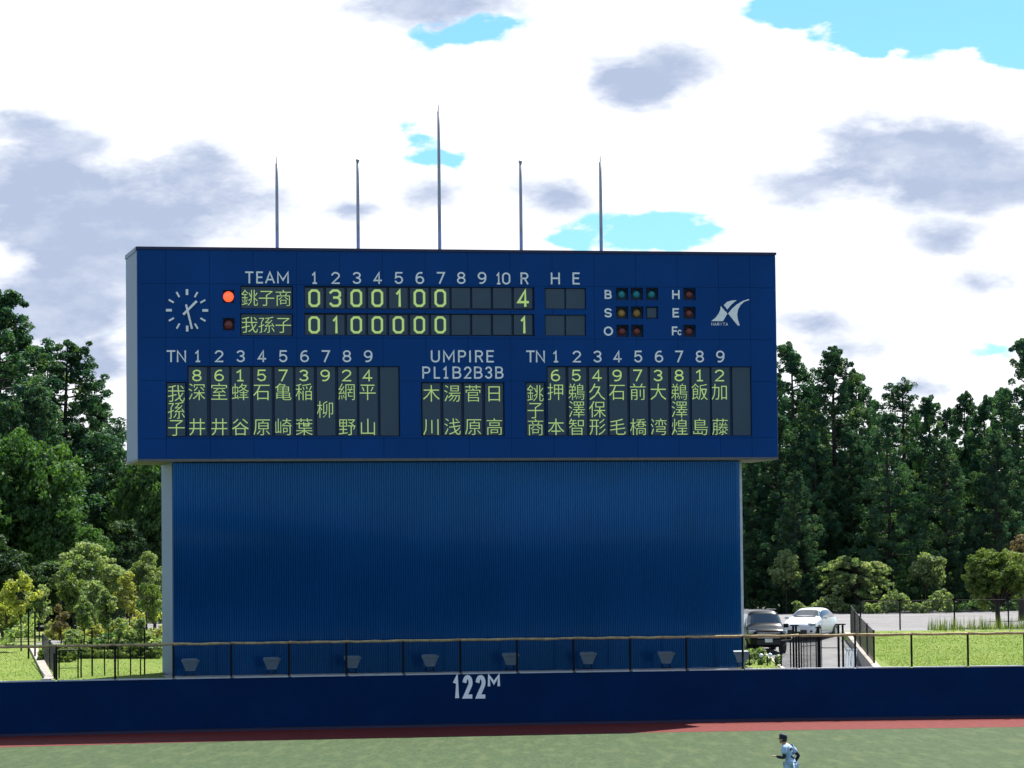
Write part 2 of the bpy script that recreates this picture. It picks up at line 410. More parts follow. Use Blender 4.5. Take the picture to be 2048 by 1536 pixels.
# ------------------------------------------------------------------ outfield wall
Z_TOP = 2.05
def arc_band(mb, r0, r1, z0, z1, a0, a1, n):
    vs = []; fs = []
    for i in range(n + 1):
        a = a0 + (a1 - a0) * i / n
        vs += [pol(r0, a, z0), pol(r0, a, z1), pol(r1, a, z1), pol(r1, a, z0)]
    for i in range(n):
        b = 4 * i
        for k in range(4):
            k2 = (k + 1) % 4
            fs.append((b + k, b + k2, b + 4 + k2, b + 4 + k))
    fs.append((0, 3, 2, 1)); fs.append((4 * n, 4 * n + 1, 4 * n + 2, 4 * n + 3))
    mb.add(vs, fs)
wall = empty('outfield_wall', pol(R_WALL, ang_of(955)))
tag(wall, 'long navy padded outfield wall with white 122M marking and pale cap', 'wall')
Winv = Matrix.Translation(-wall.location)
def wall_part(name, mb, m, **k):
    me = mb.mesh(name); me.transform(Winv)
    return obj(name, me, m, wall, **k)
A_POST = [ang_of(348), ang_of(1487)]
dA = (A_POST[1] - A_POST[0]) / 10.0
aL, aR = A_POST[0] - 6 * dA, A_POST[1] + 8 * dA
mb = MB(); arc_band(mb, R_WALL - .02, R_WALL + .22, .12, Z_TOP - .05, aL, aR, 96); wall_part('padding', mb, M['pad'])
mb = MB(); arc_band(mb, R_WALL + .03, R_WALL + .2, 0, .12, aL, aR, 96); wall_part('base_strip', mb, M['trim'])
for i in range(-6, 18):
    a0 = A_POST[0] + i * dA
    mb = MB(); arc_band(mb, R_WALL - .05, R_WALL + .30, Z_TOP - .05 + .002, Z_TOP, a0 + .0006, a0 + dA - .0006, 4); wall_part('cap', mb, M['cap'])

# ------------------------------------------------------------------ stroke lettering
def arcp(cx, cy, rx, ry, a0, a1, n=10):
    return [(cx + rx * math.cos(math.radians(a0 + (a1 - a0) * i / n)), cy + ry * math.sin(math.radians(a0 + (a1 - a0) * i / n))) for i in range(n + 1)]
def glyph(ch, w=.58, n=10):
    if ch == 'T': return [[(0, 1), (w, 1)], [(w / 2, 1), (w / 2, 0)]]
    if ch == 'E': return [[(w, 1), (.04, 1), (.04, 0), (w, 0)], [(.04, .52), (w * .88, .52)]]
    if ch == 'F': return [[(w, 1), (.04, 1), (.04, 0)], [(.04, .5), (w * .85, .5)]]
    if ch == 'A': return [[(0, 0), (w / 2, 1), (w, 0)], [(.18 * w, .3), (.82 * w, .3)]]
    if ch == 'M': return [[(0, 0), (0, 1), (w * .58, .25), (w * 1.16, 1), (w * 1.16, 0)]]
    if ch == 'N': return [[(0, 0), (0, 1), (w, 0), (w, 1)]]
    if ch == 'H': return [[(0, 0), (0, 1)], [(w, 0), (w, 1)], [(0, .52), (w, .52)]]
    if ch == 'I': return [[(0, 0), (0, 1)]]
    if ch == 'L': return [[(.04, 1), (.04, 0), (w * .9, 0)]]
    if ch == 'U': return [[(0, 1), (0, .3)] + arcp(w / 2, .3, w / 2, .3, 180, 360, n) + [(w, 1)]]
    if ch == 'P': return [[(.04, 0), (.04, 1), (w * .6, 1)] + arcp(w * .6, .74, w * .4, .26, 90, -90, n) + [(.04, .48)]]
    if ch == 'R': return [[(.04, 0), (.04, 1), (w * .6, 1)] + arcp(w * .6, .75, w * .4, .25, 90, -90, n) + [(.04, .5)], [(w * .55, .5), (w, 0)]]
    if ch == 'B': return [[(.04, 0), (.04, 1), (w * .6, 1)] + arcp(w * .58, .76, w * .36, .24, 90, -90, n) + [(.04, .52)], [(w * .6, .52)] + arcp(w * .6, .26, w * .42, .26, 90, -90, n) + [(.04, 0)]]
    if ch == 'S': return [arcp(w / 2, .74, w / 2, .26, 25, 270, n) + arcp(w / 2, .24, w / 2, .24, 90, -155, n)[0:]]
    if ch == 'O': return [arcp(w / 2, .5, w * .56, .5, 90, 450, 2 * n)]
    if ch == 'C': return [arcp(w / 2, .5, w * .54, .5, 45, 315, 2 * n)]
    if ch == '1': return [[(w * .12, .80), (w * .52, 1), (w * .52, 0)], [(w * .2, 0), (w * .84, 0)]]
    if ch == 'i': return [[(w * .12, .76), (w * .52, 1), (w * .52, 0)]]
    if ch == '2': return [arcp(w / 2, .72, w / 2, .28, 165, -30, n) + [(.02, 0), (w, 0)]]
    if ch == '3': return [arcp(w / 2, .76, w * .46, .24, 155, -90, n), arcp(w / 2, .26, w / 2, .26, 90, -155, n)]
    if ch == '4': return [[(w * .72, 0), (w * .72, 1), (0, .26), (w * 1.05, .26)]]
    if ch == '5': return [[(w * .92, 1), (w * .12, 1), (w * .06, .52)] + arcp(w * .48, .32, w * .5, .32, 120, -155, n)]
    if ch == '6': return [arcp(w / 2, .3, w / 2, .3, 90, 450, 2 * n), [(0, .3)] + arcp(w * .62, .5, w * .62, .5, 180, 75, n)]
    if ch == '9': return [arcp(w / 2, .7, w / 2, .3, 90, 450, 2 * n), [(w, .7)] + arcp(w * .38, .5, w * .62, .5, 0, -105, n)]
    if ch == '7': return [[(.02, 1), (w, 1), (w * .35, 0)]]
    if ch == '8': return [arcp(w / 2, .76, w * .44, .24, 90, 450, 2 * n), arcp(w / 2, .26, w / 2, .26, 90, 450, 2 * n)]
    if ch == '0': return [[(0, .3)] + arcp(w / 2, .7, w / 2, .3, 180, 0, n) + arcp(w / 2, .3, w / 2, .3, 0, -180, n)]
    return []
def led_digit(ch):
    """dot-matrix style digits: straight strokes with cut corners"""
    w = .62; c = .16
    octo = [(0, c), (0, 1 - c), (c, 1), (w - c, 1), (w, 1 - c), (w, c), (w - c, 0), (c, 0), (0, c)]
    return {'0': [octo],
            '1': [[(w * .30, .80), (w * .56, 1), (w * .56, 0)]],
            '3': [[(0, .86), (c, 1), (w - c, 1), (w, .86), (w, .66), (w - .14, .54), (w * .38, .54)], [(w - .14, .54), (w, .42), (w, c), (w - c, 0), (c, 0), (0, .14)]],
            '4': [[(w * .74, 0), (w * .74, 1), (0, .24), (w * 1.02, .24)]]}[ch]
def stroke_mesh(name, strokes, th, flat=.35, kx=1.0, square=False):
    """strokes in letter units -> rounded raised bars, x right, z up, y depth"""
    mb = MB()
    for s in strokes:
        pts = [Vector((x * kx, 0, z)) for x, z in s]
        closed = (pts[0] - pts[-1]).length < 1e-5
        n = len(pts); L = []; R_ = []
        for i, p in enumerate(pts):
            if closed: a = pts[(i - 1) % (n - 1)]; b = pts[(i + 1) % (n - 1)]
            else: a = pts[max(i - 1, 0)]; b = pts[min(i + 1, n - 1)]
            d1 = (p - a).normalized() if (p - a).length > 1e-6 else (b - p).normalized()
            d2 = (b - p).normalized() if (b - p).length > 1e-6 else d1
            nn = Vector((-(d1.z + d2.z), 0, d1.x + d2.x))
            if nn.length < 1e-4: nn = Vector((-d1.z, 0, d1.x))
            nn.normalize(); n1 = Vector((-d1.z, 0, d1.x)); k = 1 / max(.5, nn.dot(n1))
            ext = Vector((0, 0, 0))
            if not closed and i == 0: ext = -d2 * th * .4
            if not closed and i == n - 1: ext = d1 * th * .4
            L.append(p + nn * th * .5 * k + ext); R_.append(p - nn * th * .5 * k + ext)
        y0, y1 = -th * flat, 0
        vs = []; fs = []
        for a, b in zip(L, R_): vs += [(a.x, y0, a.z), (b.x, y0, b.z), (a.x, y1, a.z), (b.x, y1, b.z)]
        for i in range(n - 1):
            o = 4 * i
            fs += [(o, o + 1, o + 5, o + 4), (o, o + 4, o + 6, o + 2), (o + 1, o + 3, o + 7, o + 5), (o + 2, o + 6, o + 7, o + 3)]
        if not closed: fs += [(0, 2, 3, 1), (4 * n - 4, 4 * n - 3, 4 * n - 1, 4 * n - 2)]
        # lift each later stroke slightly so overlapping strokes do not share one plane
        j = strokes.index(s) * th * .03
        mb.add([(x, y - j, z) for x, y, z in vs], fs)
    return mb

# "122M" painted on the wall
def wall_text(ch, px0, px1, py0, py1, th, z_is='both'):
    pm = (px0 + px1) / 2
    a = ang_of(pm, 1375); p = arc_pt(pm, 1375)
    D = p.y
    zt, zb = at_depth(pm, py0, D).z, at_depth(pm, py1, D).z
    h = zt - zb; wd = (px1 - px0) / F * D
    t = th * h
    st = glyph(ch, w=max(.05, (wd - t) / (h - t)) / (1.16 if ch == 'M' else 1.0))
    mb = stroke_mesh('numeral', st, th / (1 - th), flat=.06)
    sc = (h - t)
    me = mb.mesh('numeral')
    c = pol(R_WALL - .028, a, zb + t / 2); 
    me.transform(Matrix.Translation(c - wall.location) @ Matrix.Rotation(-a, 4, 'Z') @ Matrix.Translation((-(wd - t) / 2, 0, 0)) @ Matrix.Scale(sc, 4))
    obj('numeral', me, M['white'], wall)
wall_text('i', 905, 922, 1350, 1397, .17)
wall_text('2', 925, 945, 1350, 1397, .17)
wall_text('2', 951, 971, 1350, 1397, .17)
wall_text('M', 975, 1000, 1349, 1373, .22)

# ------------------------------------------------------------------ fence on top of the wall
fence = empty('outfield_fence', pol(R_WALL, ang_of(955), Z_TOP))
tag(fence, 'chain-link fence with padded tan top rail on the outfield wall', 'fence')
Finv = Matrix.Translation(-fence.location)
def fpart(name, mb, m, parent=None, smooth=False):
    me = mb.mesh(name); me.transform(Finv); return obj(name, me, m, parent or fence, smooth=smooth)
Z_RAIL = Z_TOP + 1.27
rnd = random.Random(4)
for i in range(-6, 18):
    a = A_POST[0] + i * dA; mb = MB()
    mb.tube([pol(R_WALL + .10, a, Z_TOP), pol(R_WALL + .10, a, Z_RAIL - .02)], .042, 8)
    fpart('post', mb, M['black'])
    pts = []; rr = []
    for k in range(7):
        t = k / 6
        pts.append(pol(R_WALL + .10, a + dA * t, Z_RAIL + .008 * math.sin(k * 1.7 + i) + rnd.uniform(-.006, .006) - .012 * math.sin(math.pi * t)))
        rr.append(.052 + rnd.uniform(-.007, .007))
    mb = MB(); mb.tube(pts, rr, 10); fpart('top_rail_pad', mb, M['rail'], smooth=True)
mb = MB()
a = aL; da = .075 / R_WALL; H_ = Z_RAIL - Z_TOP - .06; lean = H_ / R_WALL
while a < aR:
    for sgn in (-1, 1):
        p, q = pol(R_WALL + .10 + .006 * sgn, a, Z_TOP + .02), pol(R_WALL + .10 + .006 * sgn, a + lean * sgn, Z_RAIL - .05)
        t_ = Vector((.0022, 0, 0)); n_ = Vector((0, .0022, 0))
        mb.add([p - t_, p + n_, p + t_, q - t_, q + n_, q + t_], [(0, 1, 4, 3), (1, 2, 5, 4), (2, 0, 3, 5)])
    a += da
m_ = fpart('wire_mesh', mb, M['wire']); m_['kind'] = 'stuff'

# ------------------------------------------------------------------ scoreboard
SB = empty('scoreboard', P0, YAW)
tag(SB, 'huge blue baseball scoreboard with inning scores, player names, clock and lamps', 'scoreboard')
sL = (on_board(273.5, 494.5)[0] + on_board(275, 923)[0]) / 2
sR = (on_board(1551.5, 503.5)[0] + on_board(1556, 919.5)[0]) / 2
zT = (on_board(273.5, 494.5)[1] + on_board(1551.5, 503.5)[1]) / 2
zB = (on_board(275, 923)[1] + on_board(1556, 919.5)[1]) / 2
DEP = 3.85
def sp_(px, py=700): return on_board(px, py)[0]
def zp_(py, px=900): return on_board(px, py)[1]
# casing behind the panels
mb = MB(); mb.box(sL + .16, sR - .16, .16, DEP - .05, zB + .10, zT - .10); mb.build('backing_box', M['plate'], SB)
for (name, x0, x1) in (('side_sheet', sL, sL + .14), ('side_sheet', sR - .14, sR)):
    mb = MB(); mb.box(x0, x1, .02, DEP, zB + .10, zT - .16); mb.build(name, M['side'], SB)
for (x0, x1, ym) in ((sL, sR, 0),):
    mb = MB(); mb.box(x0 - .03, x1 + .03, -.04, .14, zT - .10, zT); mb.build('front_coping', M['trim'], SB)
    mb = MB(); mb.box(x0 - .03, x0 + .14, .142, DEP + .03, zT - .16, zT - .001); mb.build('side_coping', M['side'], SB)
    mb = MB(); mb.box(x1 - .14, x1 + .03, .142, DEP + .03, zT - .16, zT - .001); mb.build('side_coping', M['side'], SB)
    mb = MB(); mb.box(x0 + .142, x1 - .142, .142, DEP + .03, zT - .098, zT - .02); mb.build('roof', M['side'], SB)
    mb = MB(); mb.box(x0, x1, -.02, DEP, zB, zB + .098); mb.build('soffit', M['soffit'], SB)

# ---- cut-outs: displays and lamps as (px0, px1, py0, py1)
disp = []     # (px0,px1,py0,py1, kind, chars)
TEAM = [(483, 584, 574, 616.5, '銚子商'), (483, 584, 628.5, 670, '我孫子')]
score_c = [629, 671, 713.3, 755.3, 797.5, 839.5, 881.3, 922.3, 963.8, 1005.3, 1047]
rows = ['0300100   4', '0100000   1']
wins = []     # window openings in board coordinates (x0,x1,z0,z1)
def R4(px0, px1, py0, py1):
    pm = (px0 + px1) / 2; qm = (py0 + py1) / 2
    return [on_board(px0, qm)[0], on_board(px1, qm)[0], on_board(pm, py1)[1], on_board(pm, py0)[1]]
W_team1 = R4(480.5, 586, 571.5, 618); W_team2 = R4(480.5, 586, 627, 671.5)
W_sc1 = R4(609, 1069, 573, 619); W_sc2 = R4(609, 1069, 627, 671.5)
W_he1 = R4(1090, 1172, 576, 618.5); W_he2 = R4(1090, 1172, 629.5, 671.5)
W_nl = R4(375, 800, 732, 873); W_tl = R4(332, 374, 764, 874)
W_um = R4(842, 1009.5, 764.5, 872.5)
W_nr = R4(1093.5, 1503.5, 732.5, 872); W_tr = R4(1051.5, 1092.5, 764.5, 872.5)
W_lamp = [R4(446, 469, 580, 606), R4(446, 469, 636, 661)]
lampspec = []
for (px, py, kind) in ((1244, 588, 'green'), (1273.5, 588, 'green'), (1304, 588, 'green'), (1244, 625.5, 'amber'), (1274.5, 625.5, 'amber'), (1304, 625.5, 'none'),
                       (1245, 662, 'red'), (1274.5, 662, 'red'), (1379, 588.5, 'red'), (1379, 626, 'red'), (1379, 662, 'red')):
    lampspec.append((px, py, kind)); W_lamp.append(R4(px - 12.2, px + 12.2, py - 12.5, py + 12))
wins = [W_team1, W_team2, W_sc1, W_sc2, W_he1, W_he2, W_nl, W_tl, W_um, W_nr, W_tr] + W_lamp

# ---- front panels with real joints, cut round the openings
cols = [sL + .02, sp_(332)] + [sp_(332) + 1.685 * k for k in range(1, 14)] + [sp_(1501.5), sR - .02]
cols = sorted(c for c in cols if c <= sR - .01); 
cc = [cols[0]]
for c in cols[1:]:
    if c - cc[-1] > .4: cc.append(c)
cc[-1] = sR - .02; cols = cc
rowsz = [zB + .10, zp_(876.5), zp_(762), zp_(677), zp_(571), zT - .102]
GAP, THK = .005, .12
for ci in range(len(cols) - 1):
    for ri in range(len(rowsz) - 1):
        x0, x1, z0, z1 = cols[ci] + GAP, cols[ci + 1] - GAP, rowsz[ri] + GAP, rowsz[ri + 1] - GAP
        xs = {x0, x1}; zs = {z0, z1}
        for w in wins:
            for v in w[:2]:
                if x0 < v < x1: xs.add(v)
            for v in w[2:]:
                if z0 < v < z1: zs.add(v)
        xs = sorted(xs); zs = sorted(zs)
        keep = {}
        for i in range(len(xs) - 1):
            for j in range(len(zs) - 1):
                mx, mz = (xs[i] + xs[i + 1]) / 2, (zs[j] + zs[j + 1]) / 2
                keep[i, j] = not any(w[0] < mx < w[1] and w[2] < mz < w[3] for w in wins)
        if not any(keep.values()): continue
        todo = {q for q, k in keep.items() if k}; groups = []
        while todo:
            st = [todo.pop()]; g_ = set(st)
            while st:
                i, j = st.pop()
                for q in ((i + 1, j), (i - 1, j), (i, j + 1), (i, j - 1)):
                    if q in todo: todo.remove(q); g_.add(q); st.append(q)
            groups.append(g_)
        for g_ in groups:
          area = sum((xs[i + 1] - xs[i]) * (zs[j + 1] - zs[j]) for i, j in g_)
          if area < .004: continue
          mb = MB()
          for (i, j) in g_:
            a, b, c, d = xs[i], xs[i + 1], zs[j], zs[j + 1]
            mb.add([(a, 0, c), (b, 0, c), (b, 0, d), (a, 0, d)], [(0, 1, 2, 3)])
            if not keep.get((i - 1, j)): mb.add([(a, 0, c), (a, 0, d), (a, THK, d), (a, THK, c)], [(0, 1, 2, 3)])
            if not keep.get((i + 1, j)): mb.add([(b, 0, c), (b, THK, c), (b, THK, d), (b, 0, d)], [(0, 1, 2, 3)])
            if not keep.get((i, j - 1)): mb.add([(a, 0, c), (a, THK, c), (b, THK, c), (b, 0, c)], [(0, 1, 2, 3)])
            if not keep.get((i, j + 1)): mb.add([(a, 0, d), (b, 0, d), (b, THK, d), (a, THK, d)], [(0, 1, 2, 3)])
          o = mb.build('panel', M['panel'], SB)
          o.location.y = random.Random(ci * 31 + ri).uniform(-.004, .004)

# ---- displays
def display(px0, px1, py0, py1):
    x0, x1, z0, z1 = R4(px0, px1, py0, py1)
    mb = MB(); mb.box(x0, x1, .085, .157, z0, z1)
    return mb.build('display', M['display'], SB), (x0, x1, z0, z1)
def put_strokes(parent, strokes, xc, z0, h, th, mt, kx=1.0, y=.08, name='character', flat=.12):
    xs = [p[0] * kx for s in strokes for p in s]; t = th
    mb = stroke_mesh(name, strokes, t, flat=flat, kx=kx)
    me = mb.mesh(name); s = h / (1 + t); w = (min(xs) + max(xs)) / 2
    me.transform(Matrix.Translation((xc, y, z0 + s * t / 2)) @ Matrix.Scale(s, 4) @ Matrix.Translation((-w, 0, 0)))
    return obj(name, me, mt, parent)
kcache = {}
def kanji_mesh(ch):
    if ch in kcache: return kcache[ch]
    cu = bpy.data.curves.new('kanji', 'FONT'); cu.body = ch; cu.size = 1.0; cu.resolution_u = 2; cu.offset = -.010
    o = bpy.data.objects.new('kanji', cu); C.objects.link(o)
    bpy.context.view_layer.update()
    dg = bpy.context.evaluated_depsgraph_get()
    me = bpy.data.meshes.new_from_object(o.evaluated_get(dg))
    bpy.data.objects.remove(o)
    xs = [v.co.x for v in me.vertices]; ys = [v.co.y for v in me.vertices]
    kcache[ch] = (me, min(xs), max(xs), min(ys), max(ys))
    return kcache[ch]
def put_kanji(parent, ch, xc, zc, size, y=.078, kx=1.0):
    me, x0, x1, y0, y1 = kanji_mesh(ch)
    me = me.copy(); s = size / .93
    # glyph cell of the font: about 1 em wide, centred at 0.5 / 0.38
    me.transform(Matrix.Translation((xc, y, zc)) @ Matrix.Rotation(math.pi / 2, 4, 'X') @ Matrix.Diagonal((s * kx, s, 1, 1)) @ Matrix.Translation((-.5, -.38, 0)))
    me.materials.clear()
    return obj('character', me, M['led'], parent)
for (a, b, c, d, t) in TEAM:
    o, (x0, x1, z0, z1) = display(a, b, c, d)
    n = 3
    for k, ch in enumerate(t):
        put_kanji(o, ch, x0 + (x1 - x0) * (k + .5) / 3, (z0 + z1) / 2, (x1 - x0) / 3 * .98)
for r, (y0, y1) in enumerate(((575.5, 616.5), (629.5, 669.5))):
    for k, pc in enumerate(score_c):
        o, (x0, x1, z0, z1) = display(pc - 18.3, pc + 18.3, y0, y1)
        ch = rows[r][k]
        if ch != ' ':
            h = (z1 - z0) * .86
            put_strokes(o, led_digit(ch), (x0 + x1) / 2, (z0 + z1) / 2 - h / 2, h, .15, M['led'], kx=1.0)
for (y0, y1) in ((577.5, 617), (631, 670.5)):
    for (a, b) in ((1092, 1129.7), (1133, 1170.5)): display(a, b, y0, y1)
ll = [396, 440.5, 482.5, 525.7, 568.5, 610.3, 652.8, 695.9, 737.6, 779.7]
lr = [1114.3, 1156.2, 1197.5, 1237.7, 1278.8, 1319.8, 1361.8, 1402.7, 1442.8, 1484.2]
names_l = ['8深 井', '6室 井', '1蜂 谷', '5石 原', '7亀 崎', '3稲 葉', '9 柳 ', '2網 野', '4平 山', '    ']
names_r = ['6押 本', '5鵜澤智', '4久保形', '9石 毛', '7前 橋', '3大 湾', '8鵜澤煌', '1飯 島', '2加 藤', '    ']
def column(pc, hw, y0, y1, txt, kc, digit=True, ds=0):
    o, (x0, x1, z0, z1) = display(pc - hw, pc + hw, y0, y1)
    xc = on_board(pc - ds, 800)[0]
    if digit and txt[0] != ' ':
        h = zp_(739, pc) - zp_(762.5, pc)
        put_strokes(o, glyph(txt[0], w=.72, n=5), xc, zp_(762.5, pc), h, .13, M['led'], kx=1.08)
        txt = txt[1:]
    elif digit: txt = txt[1:]
    for ch, yc in zip(txt, kc):
        if ch != ' ': put_kanji(o, ch, xc, zp_(yc, pc), .665)
for pc, t in zip(ll, names_l): column(pc, 18.2, 734, 871, t, (783.3, 818.5, 853.5), ds=1.5)
for pc, t in zip(lr, names_r): column(pc, 17.8, 734.5, 870.5, t, (783.3, 818.3, 853.5), ds=2.0)
column(353, 18, 766, 872, '我孫子', (786.5, 820.5, 854.5), digit=False)
column(1071.5, 17.8, 766, 871, '銚子商', (786, 820, 854), digit=False)
for pc, t in zip((863.5, 905.4, 947, 989.2), ('木 川', '湯 浅', '菅 原', '日 高')): column(pc, 17.8, 766.5, 870.5, t, (786.5, 820, 853), digit=False)

# ---- white raised lettering
def letters(spec, py0, py1, th=.155, name='lettering', gw=None):
    """spec: list of (char, px0, px1)"""
    for ch, a, b in spec:
        pm = (a + b) / 2
        z0, z1 = on_board(pm, py1)[1], on_board(pm, py0)[1]; h = z1 - z0
        wd = on_board(b, 600)[0] - on_board(a, 600)[0]
        t = th; s = h / (1 + t)
        w = max(.05, wd / s - t)
        st = glyph(ch, w=w / (1.16 if ch == 'M' else 1.05 if ch == '4' else 1.0))
        mb = stroke_mesh(name, st, t, flat=.16); me = mb.mesh(name)
        me.transform(Matrix.Translation((on_board(a, (py0 + py1) / 2)[0] + s * t / 2, -.012, z0 + s * t / 2)) @ Matrix.Scale(s, 4))
        obj(name, me, M['white'], SB)
letters([('T', 490, 507), ('E', 511.5, 526), ('A', 530, 549.5), ('M', 554, 577.5)], 543, 567)
for ch, pc in zip('123456789', score_c):
    w = 6.5 if ch == '1' else 8.6
    letters([(ch, pc - w, pc + w)], 544, 568)
letters([('1', 992, 1002), ('0', 1004, 1020.5), ('R', 1040, 1056.5), ('H', 1101.5, 1119.5), ('E', 1144, 1159.5)], 545, 569)
letters([('T', 333, 351), ('N', 353.5, 372)], 700.5, 724.5)
letters([('T', 1052, 1069.5), ('N', 1071.5, 1089.5)], 701, 725)
for ch, pc in zip('123456789', (395.5, 438, 481, 523.7, 566.3, 609, 651.2, 693.6, 736)):
    letters([(ch, pc - (6.5 if ch == '1' else 8.6), pc + (6.5 if ch == '1' else 8.6))], 700.5, 724.5)
for ch, pc in zip('123456789', (1111.5, 1153.4, 1194.6, 1234.8, 1276.2, 1317.8, 1357.6, 1399.2, 1440.2)):
    letters([(ch, pc - (6.5 if ch == '1' else 8.3), pc + (6.5 if ch == '1' else 8.3))], 701.3, 725)
letters([('U', 861.5, 879.5), ('M', 886, 909), ('P', 915, 932), ('I', 938.2, 942.2), ('R', 949, 965.8), ('E', 971.8, 987.8)], 700.5, 725)
letters([('P', 843.6, 860.5), ('L', 866.5, 881), ('1', 885, 898), ('B', 904, 922), ('2', 927.7, 942.5), ('B', 947, 964.5), ('3', 969.5, 984.3), ('B', 989.4, 1006.4)], 733, 757.5)
letters([('B', 1208.5, 1223)], 580, 598, .22); letters([('S', 1208.5, 1223.5)], 616.5, 635, .22); letters([('O', 1208, 1225)], 653, 671.5, .22)
letters([('H', 1344, 1359)], 580, 598.5, .22); letters([('E', 1344.3, 1358)], 616.5, 635, .22)
letters([('F', 1343, 1355)], 653, 671, .22); letters([('C', 1355, 1363)], 659.5, 670.5, .27)
letters([(c, 1422.5 + 5.7 * k, 1427.2 + 5.7 * k) for k, c in enumerate('NARITA') if c != 'I'] + [('I', 1441.5, 1442.6)], 645.3, 651.3, .17)

# ---- emblem
def zoomp(pts): return [on_board(1190 + x / 6.4, 560 + y / 6.4) for x, y in pts]
for poly in ([(1608, 335), (1693, 432), (1635, 527), (1485, 527), (1540, 485), (1583, 428), (1602, 380)],
             [(1645, 322), (1690, 280), (1745, 264), (1812, 258), (1740, 318), (1692, 378)],
             [(1967, 243), (1890, 268), (1810, 315), (1745, 375), (1702, 430), (1770, 515), (1828, 585), (1850, 582), (1825, 500), (1818, 440), (1828, 380), (1860, 322), (1910, 278), (1970, 258)]):
    p = zoomp(poly)
    area = sum(p[i][0] * p[(i + 1) % len(p)][1] - p[(i + 1) % len(p)][0] * p[i][1] for i in range(len(p)))
    if area < 0: p = p[::-1]
    mb = MB(); mb.prism(p, -.03, -.006); mb.build('emblem', M['white'], SB)

# ---- clock
cx_, cz_ = on_board(374, 620.8)
clk = empty('clock', (cx_, -.012, cz_), 0, SB)
u_ = (on_board(474, 620)[0] - on_board(374, 620)[0]) / 100
for k in range(12):
    a = math.radians(90 - 30 * k); big = k % 3 == 0
    c = Vector((math.cos(a), 0, math.sin(a))); t = Vector((-math.sin(a), 0, math.cos(a)))
    mb = MB(); mb.obox(c * 36.3 * u_ + Vector((0, -.012, 0)), c * 5.8 * u_, t * (2.5 if big else 1.75) * u_, (0, .012, 0)); mb.build('hour_mark', M['white'], clk)
for (tip, tail, w, y) in (((19, 18.5), (-8, -8.5), 2.6, -.05), ((9, -37), (-2.5, 11.5), 2.2, -.085)):
    p, q = Vector((tip[0], 0, tip[1])) * u_, Vector((tail[0], 0, tail[1])) * u_
    d = (p - q); n = Vector((-d.z, 0, d.x)).normalized()
    mb = MB(); mb.obox((p + q) / 2 + Vector((0, y, 0)), d / 2, n * w * u_ * .9, (0, .012, 0)); mb.build('clock_hand', M['white'], clk)
mb = MB(); mb.tube([(0, 0, 0), (0, -.10, 0)], 2.2 * u_, 12); mb.build('clock_pivot', M['white'], clk)

# ---- signal lamps
def lamp(px, py, kind, r=8.0, sq=12.0):
    xc, zc = on_board(px, py); h = sq * u_
    mb = MB(); mb.box(xc - h, xc + h, .10, .155, zc - h, zc + h); hs = mb.build('lamp_housing', M['housing'], SB)
    if kind == 'none': 
        mb = MB(); mb.box(xc - h * .8, xc + h * .8, .06, .098, zc - h * .8, zc + h * .8); mb.build('blank_cover', M['display'], hs); return
    mb = MB(); mb.sphere((xc, .10, zc), r * u_, 16, 10, (1, .55, 1))
    mb.build('lens', M['lamp_' + kind], hs, smooth=True)
    if kind != 'on':
        mb = MB(); R_ = (r + 2.4) * u_; pts = []
        for k in range(13):
            a = math.radians(15 + 150 * k / 12); pts.append((math.cos(a) * R_, math.sin(a) * R_))
        for i in range(12):
            (a, b), (c, d) = pts[i], pts[i + 1]
            mb.add([(xc + a, -.05, zc + b), (xc + c, -.05, zc + d), (xc + c, .10, zc + d), (xc + a, .10, zc + b),
                    (xc + a * 1.06, -.05, zc + b * 1.06), (xc + c * 1.06, -.05, zc + d * 1.06), (xc + c * 1.06, .10, zc + d * 1.06), (xc + a * 1.06, .10, zc + b * 1.06)],
                   [(0, 1, 2, 3), (7, 6, 5, 4), (0, 4, 5, 1)])
        mb.build('lamp_hood', M['housing'], hs)
lamp(457.5, 593, 'on', 10.5); lamp(457.5, 649, 'red', 10.5)
for q in lampspec: lamp(*q)

# ---- support tower
bF, bB = 0.95, 4.35
def tower_x(px, py): return on_board(px, py, bF)[0]
tL = (tower_x(344, 960) + tower_x(345, 1300)) / 2; tR = (tower_x(1482, 940) + tower_x(1487, 1250)) / 2
mb = MB(); pitch = .092; n = int((tR - tL - .16) / pitch); x = tL + .08
prof = []
for i in range(n):
    prof += [(x, bF + .024), (x + pitch * .22, bF), (x + pitch * .62, bF), (x + pitch * .84, bF + .024)]
    x += pitch
prof.append((tR - .08, bF + .024))
z0, z1 = 1.5, zB - .002
vs = []
for (a, b) in prof: vs += [(a, b, z0), (a, b, z1)]
mb.add(vs, [(2 * i, 2 * i + 2, 2 * i + 3, 2 * i + 1) for i in range(len(prof) - 1)])
mb.build('corrugated_cladding', M['clad'], SB)
mb = MB(); mb.box(tL + .06, tR - .06, bF + .06, bB - .04, 1.5, zB - .004); mb.build('tower_core', M['plate'], SB)
mb = MB(); mb.box(tL - .0, tL + .05, bF + .02, bB, 1.5, zB - .003); mb.build('tower_side', M['side'], SB)
mb = MB(); mb.box(tR - .05, tR, bF + .08, bB, 1.5, zB - .003); mb.build('tower_side', M['side'], SB)
mb = MB(); mb.box(tR - .079, tR + .02, bF - .02, bF + .078, 1.5, zB - .003); mb.build('corner_trim', M['tube'], SB)
mb = MB(); mb.box(tL + .052, tL + .079, bF - .02, bF + .05, 1.5, zB - .003); mb.build('corner_trim', M['clad'], SB)
mb = MB(); mb.box(tL - .25, tR + .25, bF - .35, bB + .3, 1.3, 2.06); o = mb.build('plinth', M['concrete'], SB)

